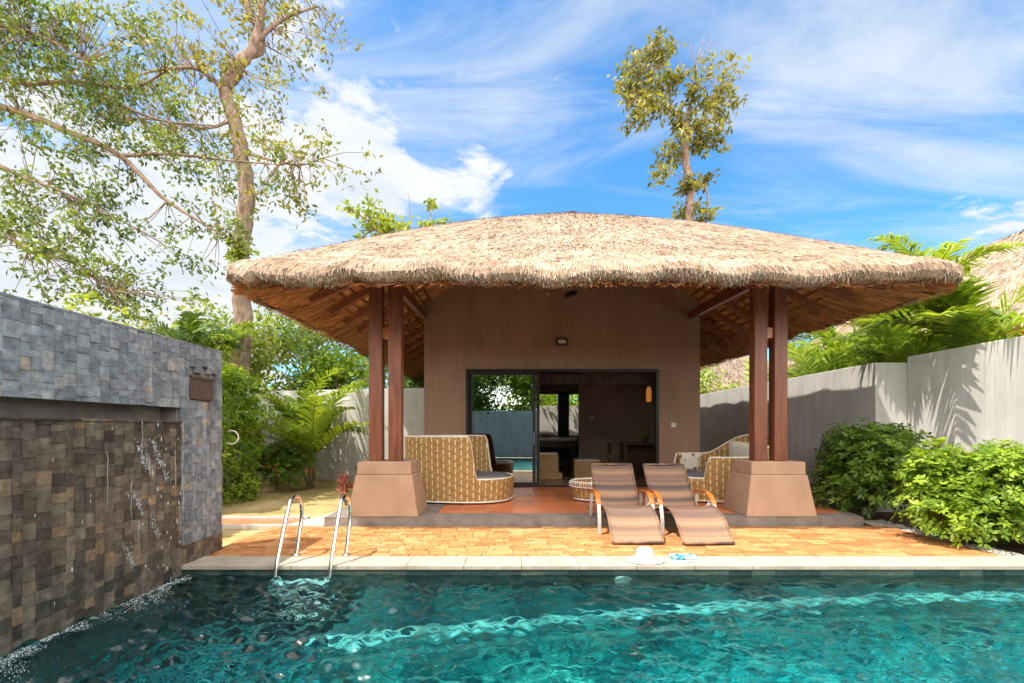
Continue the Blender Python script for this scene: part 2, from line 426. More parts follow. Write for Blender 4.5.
def bush(name, label, cat, loc, rad, lobes, nros, mat, L=.11, W=.045, k=7, group=None, stems=7, seed=0, rosette=True):
    """rounded bush: rosettes of leaves on uneven overlapping lobes, woody stems inside"""
    o = thing(name, label, cat, loc, 0, group)
    mb = MB(); st = MB()
    rx, ry, h = rad
    cs = []
    for i in range(lobes):
        a = rng.uniform(0, 2*PI); q = math.sqrt(rng.uniform(0,1))*.62
        cs.append((math.cos(a)*q*rx, math.sin(a)*q*ry, h*rng.uniform(.24,.74), rng.uniform(.30,.46)))
    per = nros//lobes
    for (cx,cy,cz,q) in cs:
        n = sphere(per); n[:,2] = np.where(n[:,2] < -.5, -n[:,2], n[:,2])
        rr = np.array([rx*q, ry*q, h*.36])*rng.uniform(.62,1.08,(per,1))
        p = np.array([cx,cy,cz]) + n*rr
        p[:,2] = np.maximum(p[:,2], .05)
        if rosette: rosettes(mb, p, n+np.array([0,0,.7]), k, L, W, r=rng.random(per))
        else:
            for j in range(k): leaves(mb, p+rng.normal(0,L*.6,(per,3)), n+rng.normal(0,.7,(per,3))+np.array([0,0,.2]), L*rng.uniform(.6,1.2,per), W)
        st.tube(spline([(cx*.12,cy*.12,0),(cx*.45,cy*.45,cz*.45),(cx,cy,cz)],4), [.018]*5+[.014]*3+[.006], 5)
    st.build('stem', M['stem'], o)
    mb.build('foliage', mat, o)
    return o

def palm(name, label, loc, h, nf, FL, mat, lean=0, trunk_r=.05, stems=1, spread=.45, group=None, LL=.45, elev=(.25,1.35), seed=1, az=None, droop=.55, clip=None):
    rg = np.random.default_rng(seed)
    o = thing(name, label, 'palm', loc, 0, group)
    for s in range(stems):
        a = rg.uniform(0,2*PI); bx = math.cos(a)*spread*.25*(stems>1); by = math.sin(a)*spread*.25*(stems>1)
        tx = bx*3+lean; ty = by*3; hh = h*rg.uniform(.75,1.08) if stems > 1 else h
        if hh > .15:
            MB().tube(spline([(bx,by,0),((bx*1.4+tx*.2),(by*1.4),hh*.5),(tx,ty,hh)],5), [trunk_r*(1.2-.5*i/10) for i in range(11)], 7).build('trunk', M['stem'], o)
        for i in range(nf):
            az_ = (2*PI*i/nf + rg.normal(0,.25)) if az is None else rg.uniform(az[0], az[1])
            el = rg.uniform(*elev); L = FL*rg.uniform(.75,1.1)
            hd = np.array([math.cos(az_), math.sin(az_), 0])
            n = 22; P = []; p = np.array([tx,ty,hh]); e = el
            for q in range(n+1):
                P.append(p.copy()); p = p + (hd*math.cos(e)+np.array([0,0,1])*math.sin(e))*L/n
                e -= droop*2.4/n*(.35+1.3*q/n)
            P = np.array(P)
            if clip:
                bad = [k for k in range(4,n+1) if clip(P[k]+np.array(loc))]
                if bad:
                    if bad[0] < 9: continue
                    P = P[:bad[0]]; n = len(P)-1
            mb = MB()
            mb.tube(P[::2].tolist(), np.linspace(.016,.004,len(P[::2])).tolist(), 4, r=.9)
            tan = unit(np.gradient(P, axis=0)); side = unit(np.cross(tan, np.array([0,0,1.]))); upv = np.cross(side, tan)
            rr = rg.uniform(.1,.9)
            m = int(1.35*n); ts = np.linspace(.16,.995,m)
            Pi = np.stack([np.interp(ts, np.linspace(0,1,n+1), P[:,j]) for j in range(3)],1)
            Ti = np.stack([np.interp(ts, np.linspace(0,1,n+1), tan[:,j]) for j in range(3)],1)
            Si = np.stack([np.interp(ts, np.linspace(0,1,n+1), side[:,j]) for j in range(3)],1)
            Ui = np.stack([np.interp(ts, np.linspace(0,1,n+1), upv[:,j]) for j in range(3)],1)
            prof = np.sin(np.clip((ts+.02)*.93,0,1)*PI)**.5
            for sg in (-1,1):
                d = Si*sg*.85 + Ti*(.55+.5*ts[:,None]) + Ui*.22 + rg.normal(0,.14,(m,3))
                ll = LL*(.35+.65*prof)*rg.uniform(.85,1.1,m)
                d = unit(d); up = unit(np.cross(np.cross(d, Ui), d))
                s_ = unit(np.cross(d, up)); w = np.full((m,1), .030+.014*FL/2)
                mid = Pi + d*ll[:,None]*.5; tip = mid + (d*.9 - np.array([0,0,.25+.6*rg.random()]))*ll[:,None]*.5
                rnd = np.clip(rr+rg.normal(0,.12,m),0,1)
                mb.quads(np.stack([Pi-s_*w*.35, Pi+s_*w*.35, mid+s_*w*.6, mid-s_*w*.6],1), rnd)
                mb.quads(np.stack([mid-s_*w*.6, mid+s_*w*.6, tip+s_*w*.06, tip-s_*w*.06],1), rnd)
            mb.build('frond', mat, o)
    return o

def tree(name, label, base, limbs, clumps, mat, bark, L=.10, W=.04, twigs=True, group=None, per=26, sd=.35, droop=.5, cat='tree'):
    """limbs: list of (points, radii); clumps: list of (x,y,z,radius,weight) where leaf sprays hang; all world coordinates"""
    o = thing(name, label, cat, base, 0, group)
    B = np.array(base, float); tr = MB()
    allp = []
    for pts, rad in limbs:
        sp = spline(pts, 6); n = len(sp); rr = np.interp(np.linspace(0,1,n), np.linspace(0,1,len(rad)), rad)
        wob = [Vector(p)+Vector(rng.normal(0, rr[i]*.12, 3)) for i, p in enumerate(sp)]
        tr.tube(wob, rr.tolist(), 9 if rr[0] > .08 else 6, r=.5)
        allp += [np.array(p) for p in sp]
    allp = np.array(allp); mb = MB()
    for (x,y,z,R,wt) in clumps:
        c = np.array([x,y,z]); k = max(2, int(wt*1.25))
        q = rng.normal(0, R*.5, (k,3)); q[:,2] *= .7
        ends = c+q
        j = np.argmin(np.linalg.norm(allp-c, axis=1)); s0 = allp[j]
        for e in ends:
            if twigs:
                m = (s0*.45+e*.55) + rng.normal(0,R*.12,3)
                tr.tube([s0, m, e], [.018*max(.5,R), .010*max(.5,R), .004], 4, r=.5, cap=False)
            n = per
            p = e + rng.normal(0, sd*R*.55, (n,3))*np.array([1,1,.75])
            d = rng.normal(0,1,(n,3)); d[:,2] -= droop
            l = L*rng.uniform(.7,1.3,n)
            leaves(mb, p, d, l, l*W/L, r=np.clip(rng.uniform(.1,.9)+rng.normal(0,.22,n),0,1))
    tr.build('trunk', bark, o, B); mb.build('crown', mat, o, B)
    return o

# ------------------------------------------------------------------ camera, light, sky
HC = 1.52; FPX = 480.0
cam = bpy.data.cameras.new('Camera'); co = bpy.data.objects.new('Camera', cam); COL.objects.link(co)
co.location = (0,0,HC); co.rotation_euler = (PI/2,0,0)
cam.sensor_width = 36; cam.lens = 36*FPX/1024; cam.shift_y = 87.5/1024; cam.clip_start = .05; cam.clip_end = 3000
scene.camera = co
def P(px, py, Y): return ((px-512)*Y/FPX, Y, HC-(py-429)*Y/FPX)

SUN = Vector((.42,.27,-1)).normalized()
sl = bpy.data.lights.new('sun', 'SUN'); so = bpy.data.objects.new('sun', sl); COL.objects.link(so)
sl.energy = 2.5; sl.angle = math.radians(.5); sl.color = (1,.92,.79)
so.rotation_euler = SUN.to_track_quat('-Z','Y').to_euler(); so.location = (-8,-4,20)
w = bpy.data.worlds.new('World'); scene.world = w; w.use_nodes = True
wt = w.node_tree; bg = wt.nodes['Background']
sky = wt.nodes.new('ShaderNodeTexSky'); sky.sky_type = 'NISHITA'; sky.sun_disc = False
sky.sun_elevation = math.asin(-SUN.z); sky.sun_rotation = math.atan2(-SUN.x, -SUN.y)
sky.air_density = 1.0; sky.dust_density = .35; sky.ozone_density = 2.2
class WT(NT):
    def __init__(s, t): s.t = t
W_ = WT(wt)
gen = wt.nodes.new('ShaderNodeTexCoord').outputs['Generated']
nrm = W_.n('VectorMath', operation='NORMALIZE'); W_.l(gen, nrm.inputs[0])
spx = W_.n('SeparateXYZ'); W_.l(nrm.outputs[0], spx.inputs[0])
zc = W_.math('MAXIMUM', W_.math('ADD', spx.outputs[2], .12), .05)
cb = W_.n('CombineXYZ'); W_.l(W_.math('DIVIDE', spx.outputs[0], zc), cb.inputs[0]); W_.l(W_.math('DIVIDE', spx.outputs[1], zc), cb.inputs[1])
puff = W_.noise(cb.outputs[0], 2.6, 10, .64, .35)
mp = W_.n('Mapping'); mp.inputs['Rotation'].default_value = (0,0,math.radians(28)); mp.inputs['Scale'].default_value = (.6,1.9,1); W_.l(cb.outputs[0], mp.inputs[0])
wisp = W_.noise(mp.outputs[0], 1.5, 8, .6, .9)
def blob(px, py, ang, amp):
    d = Vector(((px-512)/FPX, 1, (429-py)/FPX)).normalized()
    vm = W_.n('VectorMath', operation='DISTANCE'); W_.l(nrm.outputs[0], vm.inputs[0]); vm.inputs[1].default_value = d
    mr = W_.n('MapRange', interpolation_type='SMOOTHSTEP'); W_.l(vm.outputs['Value'], mr.inputs[0])
    mr.inputs[1].default_value = 0; mr.inputs[2].default_value = ang; mr.inputs[3].default_value = amp; mr.inputs[4].default_value = 0
    return mr.outputs[0]
b = puff
for a in ((350,160,.17,.22),(395,190,.14,.17),(480,188,.13,.24),(215,285,.5,.26),(60,275,.45,.22),(330,20,.25,.10),(480,15,.2,.10),(565,108,.09,.20),(460,72,.05,.12),(985,250,.16,.22),(1150,260,.3,.2),(560,200,.12,-.3),(660,190,.3,-.3),(860,215,.35,-.15)):
    b = W_.math('ADD', b, blob(*a))
m1 = W_.n('MapRange', interpolation_type='SMOOTHSTEP'); W_.l(b, m1.inputs[0]); m1.inputs[1].default_value = .60; m1.inputs[2].default_value = .76
wb = wisp
for a in ((860,110,.6,.10),(1000,90,.5,.10),(250,80,.8,.14),(600,230,.35,-.2),(880,225,.3,-.14)):
    wb = W_.math('ADD', wb, blob(*a))
m2 = W_.n('MapRange', interpolation_type='SMOOTHSTEP'); W_.l(wb, m2.inputs[0]); m2.inputs[1].default_value = .42; m2.inputs[2].default_value = .80; m2.inputs[4].default_value = .72
cm = W_.math('MAXIMUM', m1.outputs[0], m2.outputs[0])
blue = W_.mix(1.0, sky.outputs[0], (.30,.61,.77), 'MULTIPLY')
shade = W_.ramp(puff, [(.35,(2.0,2.2,2.4)), (.7,(2.75,2.8,2.8))])
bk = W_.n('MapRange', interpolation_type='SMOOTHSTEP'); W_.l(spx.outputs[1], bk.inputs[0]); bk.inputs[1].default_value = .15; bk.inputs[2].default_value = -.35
fill_cover = W_.math('MULTIPLY', bk.outputs[0], W_.ramp(puff, [(.30,(.25,.25,.25)), (.5,(1,1,1))]))
lit = W_.mix(bk.outputs[0], shade, W_.ramp(puff, [(.3,(12,11.5,10.8)), (.7,(18,17.2,16))]))  # extra-bright clouds added behind the camera as fill light
W_.l(W_.mix(W_.math('MAXIMUM', cm, fill_cover), blue, lit), bg.inputs[0]); bg.inputs[1].default_value = .12

# ------------------------------------------------------------------ ground, pool, terrace
GX0, GX1, PY0, PY1 = -3.52, 6.6, -3.0, 5.01
g = MB()
zz = .045
for (x0,x1,y0,y1) in ((-300,-3.9,-300,900),(6.52,300,-300,900),(-3.9,6.52,5.3,900),(-3.9,6.52,-300,-3.2)):
    g.add([(x0,y0,zz),(x1,y0,zz),(x1,y1,zz),(x0,y1,zz)], [(0,1,2,3)])
setting(g.build('ground', M['ground']))
# pool basin: floor, four walls, an added ledge painting the bright band in the water
b = MB()
b.add([(GX0,PY0,-1.25),(GX1,PY0,-1.25),(GX1,PY1,-1.25),(GX0,PY1,-1.25)], [(0,1,2,3)])
setting(b.build('pool_floor', M['pool_tile']))
b = MB()
tl = .12
def tiled(mb, o, du, dv, U, Vv, tu, tv):
    nu = int(round(U/tu)); nv = int(round(Vv/tv)); o = np.array(o,float); du = np.array(du,float); dv = np.array(dv,float)
    for i in range(nu):
        for j in range(nv):
            p = o+du*(i*U/nu)+dv*(j*Vv/nv); a = du*(U/nu); c = dv*(Vv/nv)
            mb.add([p,p+a,p+a+c,p+c], [(0,1,2,3)])
tiled(b, (GX0,PY1,-1.25), (1,0,0), (0,0,1), GX1-GX0, 1.30, .24, .18)
tiled(b, (GX1,PY1,-1.25), (0,-1,0), (0,0,1), PY1-PY0, 1.30, .24, .18)
tiled(b, (GX1,PY0,-1.25), (-1,0,0), (0,0,1), GX1-GX0, 1.30, .24, .18)
tiled(b, (GX0,PY0,-1.25), (0,1,0), (0,0,1), PY1-PY0, 1.30, .24, .18)
setting(b.build('pool_wall', M['pool_dark']))
# added bench: pale edge strip paints the bright band, dark top the dim water
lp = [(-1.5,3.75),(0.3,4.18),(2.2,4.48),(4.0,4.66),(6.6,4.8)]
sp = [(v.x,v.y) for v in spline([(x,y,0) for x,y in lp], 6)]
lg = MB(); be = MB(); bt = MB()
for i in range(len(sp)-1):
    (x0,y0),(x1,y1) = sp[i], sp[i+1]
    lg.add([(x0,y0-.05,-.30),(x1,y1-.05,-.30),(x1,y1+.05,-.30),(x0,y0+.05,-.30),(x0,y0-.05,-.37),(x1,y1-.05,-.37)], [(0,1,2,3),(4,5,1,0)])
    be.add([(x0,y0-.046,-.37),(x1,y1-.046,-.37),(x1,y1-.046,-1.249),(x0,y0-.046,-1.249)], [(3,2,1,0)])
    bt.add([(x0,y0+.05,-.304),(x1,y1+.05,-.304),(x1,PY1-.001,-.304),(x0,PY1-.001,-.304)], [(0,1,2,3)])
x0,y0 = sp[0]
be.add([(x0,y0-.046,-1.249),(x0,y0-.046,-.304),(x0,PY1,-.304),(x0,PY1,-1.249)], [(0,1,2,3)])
setting(lg.build('bright_band_ledge', M['pool_band']))
setting(be.build('added_bench_front', M['pool_tile'])); setting(bt.build('added_bench', M['pool_dim']))
nx, ny = 600, 470
gx = np.linspace(GX0, GX1, nx); gy = np.linspace(PY0, PY1, ny); XX, YY = np.meshgrid(gx, gy)
ZZ = np.zeros_like(XX); wr = np.random.default_rng(3)
for lam, amp, cnt in ((.85,.0026,6),(.42,.0026,10),(.21,.0024,18),(.12,.0019,24)):
    for q in range(cnt):
        a = wr.normal(-.5, 1.0); k = 2*PI/(lam*wr.uniform(.75,1.3)); kx, ky = k*math.cos(a), k*math.sin(a)
        ph = wr.uniform(0,2*PI); wx, wy = wr.uniform(.4,1.1,2)
        ZZ += amp*wr.uniform(.5,1.2)*np.sin(kx*XX+ky*YY+ph+.9*np.sin(wx*XX+ph*2)+.9*np.sin(wy*YY+ph*3))*(.55+.45*np.sin(wx*1.7*XX+wy*1.3*YY+ph))
ZZ *= 1.75*(.75+.75*np.exp(-((XX+1.9)/1.5)**2))
ed = np.minimum(np.minimum(XX-GX0, GX1-XX), PY1-YY); ZZ *= np.clip(.35+ed*4,0,1)
wv = MB(); idx = np.arange(nx*ny).reshape(ny,nx)
wv.add(np.stack([XX,YY,ZZ-.004],-1).reshape(-1,3), np.stack([idx[:-1,:-1],idx[:-1,1:],idx[1:,1:],idx[1:,:-1]],-1).reshape(-1,4).tolist(), .5, None, True)
setting(wv.build('water', M['water']))
cp = MB(); x = -3.5
while x < 6.85:
    L = min(.6, 6.85-x); cp.box(x+.002, x+L-.002, 4.985, 5.36, .055, .10+random.uniform(-.001,.001)); x += L
for yy in np.arange(-3,4.98,.6): cp.box(6.55,6.85,yy+.002,yy+.598,.056,.10)
setting(cp.build('pool_coping', M['coping'], bevel=.006))
# laterite brick deck
bk = MB(); row = 0; y = 5.37
bk.box(-3.5,5.5,5.37,7.03,.046,.075,.1)
while y < 7.0:
    d = .117; x = -3.5 - random.uniform(0,.3)
    while x < 5.5:
        L = random.uniform(.17,.32); x1 = min(x+L, 5.5); x0 = max(x,-3.5)
        if x1-x0 > .03:
            j = random.uniform(-.006,.004); k = [random.uniform(-.007,.007) for _ in range(8)]
            h0 = .1+j; r = random.random()
            bk.hexa([(x0+.003+k[0]*.4,y+.003+k[1],.06),(x1-.003,y+.003+k[2],.06),(x1-.003+k[3]*.4,y+d-.003,.06),(x0+.003,y+d-.003,.06)],
                    [(x0+.003+k[0]*.4,y+.003+k[1],h0+k[4]*.5),(x1-.003,y+.003+k[2],h0+k[5]*.5),(x1-.003+k[3]*.4,y+d-.003,h0+k[6]*.5),(x0+.003,y+d-.003,h0+k[7]*.5)], r)
        x += L
    y += d
setting(bk.build('pool_deck', M['brick'], bevel=.005, bseg=1))
# side strip of pebbles and soil bed on the right
s = MB(); s.add([(5.5,5.36,.062),(6.95,5.36,.062),(6.95,16,.062),(5.5,16,.062)], [(0,1,2,3)]); setting(s.build('planting_soil', M['soil']))
pb = MB()
for i in range(900):
    x = random.uniform(5.42,5.85); y = random.uniform(5.38,7.6); q = random.uniform(.012,.03)
    pb.lathe([(q*.5,0),(q,q*.45),(q*.9,q*.8),(q*.3,q*1.1)], (x,y,.06), 6)
setting(pb.build('pebbles', M['pebble']), 'stuff')
# terrace slab, stone edge, terracotta field
t = MB(); t.hexa([(-2.75,7.03,.046),(5.15,7.03,.046),(5.7,8.6,.046),(-2.75,8.6,.046)], [(-2.75,7.03,.222),(5.15,7.03,.222),(5.7,8.6,.222),(-2.75,8.6,.222)])
t.box(-2.75,5.7,8.602,10.72,.046,.222)
x = -2.75
while x < 5.1:
    L = min(.6, 5.14-x); t.box(x+.002,x+L-.002,7.026,7.36,.2225,.23+random.uniform(-.001,.001)); x += L
y = 7.364
while y < 10.6:
    t.box(-2.75,-1.96,y+.002,y+.53,.2225,.23); t.box(-1.956,-1.14,y+.002,y+.53,.2225,.23); y += .534
setting(t.build('terrace', M['grey_stone'], bevel=.006))
t = MB(); t.add([(-1.136,7.364,.2295),(5.05,7.364,.2295),(5.45,8.6,.2295),(5.45,10.69,.2295),(-1.136,10.69,.2295)], [(0,1,2,3,4)])
setting(t.build('terrace_floor', M['terrace_tile']))
# left side: tiled strip, kerb and pale path to the garden
t = MB(); t.add([(-6.4,7.12,.06),(-3.6,7.12,.06),(-3.2,7.75,.06),(-6.4,7.75,.06)], [(0,1,2,3)]); setting(t.build('tiled_path', M['terrace_tile']))
t = MB(); t.box(-6.4,-2.76,7.04,7.12,.046,.115); t.box(-6.4,-3.3,7.76,7.85,.046,.10); setting(t.build('path_kerb', M['path'], bevel=.008))
t = MB(); t.add([(-3.5,7.12,.064),(-2.76,7.12,.064),(-2.76,9.4,.064),(-3.0,9.4,.064),(-3.15,8.2,.064)], [(0,1,2,3,4)]); setting(t.build('garden_path', M['path']))

# ------------------------------------------------------------------ waterfall wall (left)
wf = thing('waterfall_wall', 'slate tiled waterfall wall beside the pool with a long water slot', 'wall', (-3.42,3,0))
OFF = (-3.52,3,0)
WT_ = 2.42; WY0, WY1 = -1.6, 5.68
core = MB(); core.box(-3.95,-3.57,WY0,WY1-.02,-1.0,1.58); core.box(-3.95,-3.57,4.96,WY1-.02,1.5801,1.74); core.box(-3.95,-3.74,WY0,4.96,1.5801,1.74); core.box(-3.95,-3.57,WY0,WY1-.02,1.7401,WT_-.012)
core.build('core', M['grey_stone'], wf, OFF)
def wall_tiles(mb, y0, y1, z0, z1, xs, skip=None, s=.094, dep=.009):
    y = y0 - random.uniform(0,.05)
    while y < y1:
        L = s*random.choice([.75,.9,1,1,1.1,1.25]); a = max(y,y0); b_ = min(y+L,y1); y += L
        if b_-a < .012: continue
        z = z0 - random.uniform(0,.1)
        while z < z1:
            h = s*random.choice([.55,.85,1,1,1.1,1.3]); zc_ = max(z,z0); z += h; hh = min(z,z1)-zc_
            if hh < .008 or (skip and skip(a,b_,zc_,zc_+hh)): continue
            d = random.uniform(0,dep); k = [random.uniform(-.003,.003) for _ in range(4)]
            e = .0011
            mb.hexa([(xs-.05,a+e,zc_+e),(xs-.05,b_-e,zc_+e),(xs-.05,b_-e,zc_+hh-e),(xs-.05,a+e,zc_+hh-e)],
                    [(xs+d+k[0],a+e,zc_+e),(xs+d+k[1],b_-e,zc_+e),(xs+d+k[2],b_-e,zc_+hh-e),(xs+d+k[3],a+e,zc_+hh-e)])
dry = MB()
gr = lambda a,b_,z0,z1: b_ > 5.12 and a < 5.52 and z1 > 1.83 and z0 < 2.11
wall_tiles(dry, WY0, WY1, 1.74, WT_, -3.535, gr)
wall_tiles(dry, 4.98, WY1, .30, 1.74, -3.535)
for a in np.arange(1.74,WT_-.02,.104):   # end face
    for q in range(4): dry.box(-3.955+q*.105,-3.955+q*.105+.102,WY1-.03,WY1+random.uniform(0,.012),a,min(a+.102,WT_))
for a in np.arange(0.05,1.73,.104):
    for q in range(4): dry.box(-3.955+q*.105,-3.955+q*.105+.102,WY1-.03,WY1+random.uniform(0,.012),a,min(a+.102,1.738))
for yy in np.arange(WY0,WY1,.3): dry.box(-3.97,-3.53,yy+.002,min(yy+.298,WY1+.01),WT_+.001,WT_+.02)
dry.build('dry_stone_facing', M['stone_dry'], wf, OFF)
wet = MB()
wall_tiles(wet, WY0, 4.975, -.3, 1.585, -3.53)
wall_tiles(wet, 4.98, WY1, -.3, .30, -3.535)
for yy in np.arange(WY0,4.9,.3): wet.box(-3.74,-3.51,yy+.002,min(yy+.298,4.975),1.5861,1.603)
wet.build('wet_stone_facing', M['stone_wet'], wf, OFF)
gl = MB(); gl.box(-3.56,-3.53,5.125,5.515,1.845,2.10); 
gl.build('vent_plate', M['brown_box'], wf, OFF, .004)
gs = MB()
gs.box(-3.56,-3.515,5.125,5.515,2.07,2.095); gs.build('hood', M['brown_box'], wf, OFF)
# falling water: streaks and beads on the wet face, foam along the foot
fo = MB()
for i in range(60):
    y = random.choice([random.gauss(4.55,.22), random.gauss(4.75,.25), random.uniform(3.2,5.0)]); y = min(max(y,2.6),5.08)
    z = 1.55*random.random()**.9; x = -3.49 + random.uniform(0,.05); q = random.uniform(.0015,.004); h = random.uniform(.008,.05)
    fo.lathe([(q*.2,0),(q,h*.3),(q*.7,h*.7),(q*.1,h)], (x,y,z), 5)
for (yc,z0) in ((4.35,1.36),(4.44,1.28),(4.52,1.40),(4.62,1.22),(4.3,.95),(4.5,.7),(4.2,.5)):
    for i in range(80):
        u = random.random(); q = random.uniform(.0007,.0019)
        fo.lathe([(q*.2,0),(q,q*1.6),(q*.7,q*5),(q*.1,q*9)], (-3.495+random.uniform(0,.03), yc+u*.09+random.gauss(0,.014), z0-u*.22+random.gauss(0,.02)), 5)
for i in range(9):
    y = random.choice([random.gauss(4.5,.25), random.uniform(3.0,4.95)]); y = min(max(y,2.6),4.95); z = 1.59-random.random()*.9; L = random.uniform(.15,.6)
    n_ = 7; pts = [(-3.492+random.uniform(0,.012), y+random.gauss(0,.0025), max(.01,z-L*k/n_)) for k in range(n_+1)]
    fo.tube(pts, [random.uniform(.0002,.0015) for _ in pts], 4)
fo_ = setting(fo.build('water_spray', M['foam']), 'stuff')
fm = MB()
for i in range(5000):
    y = random.uniform(1.4,5.0); x = -3.50+abs(random.gauss(0,.14))*(1+.6*math.sin(y*5)); q = random.uniform(.0007,.0024)
    fm.lathe([(q,-.002),(q*.9,q*.5),(q*.3,q*.8)], (x,y,.0), 5, sx=random.uniform(.7,1.6), sy=random.uniform(.7,1.6))
fm_ = setting(fm.build('foam', M['foam']), 'stuff'); fm_.location.x = fo_.location.x = .10

# ------------------------------------------------------------------ boundary walls
def wall_seg(name, label, a, b_, z0, z1, th, mat, cat='wall'):
    mb = MB(); d = Vector((b_[0]-a[0], b_[1]-a[1], 0)).normalized(); n = Vector((-d.y,d.x,0))*th
    mb.hexa([(a[0],a[1],z0),(b_[0],b_[1],z0),(b_[0]+n.x,b_[1]+n.y,z0),(a[0]+n.x,a[1]+n.y,z0)], [(a[0],a[1],z1),(b_[0],b_[1],z1),(b_[0]+n.x,b_[1]+n.y,z1),(a[0]+n.x,a[1]+n.y,z1)])
    o = mb.build(name, mat, bevel=.01); return tag(o, label, cat)
wall_seg('boundary_wall', 'long ribbed grey concrete wall on the right with palm shadows', (6.95,8.44), (6.95,-5), -.02, 2.79, .18, M['concrete'])  # wall step is added: set back here so the eave shadow misses it
wall_seg('boundary_wall', 'shaded far stretch of grey concrete wall on the right behind the plinth', (6.4,22), (6.4,8.45), -.02, 2.69, .73, M['concrete'])
wall_seg('boundary_wall', 'grey concrete garden wall behind the small areca palm and left timber posts', (-7.2,14.6), (-2.2,13.4), .03, 2.66, -.18, M['concrete'])
wall_seg('boundary_wall', 'grey wall along the left edge of the garden behind the hedge', (-7.3,14.55), (-7.3,-5), .03, 2.6, .18, M['concrete'])
wall_seg('boundary_wall', 'sunlit grey wall seen through the back windows of the villa', (-3.5,20.6), (6.29,20.6), .03, 2.5, .18, M['concrete'])
wall_seg('boundary_wall', 'grey wall behind the viewer that shows in the door glass', (6.94,-4.6), (-7.25,-4.6), .03, 2.5, .18, M['concrete'])

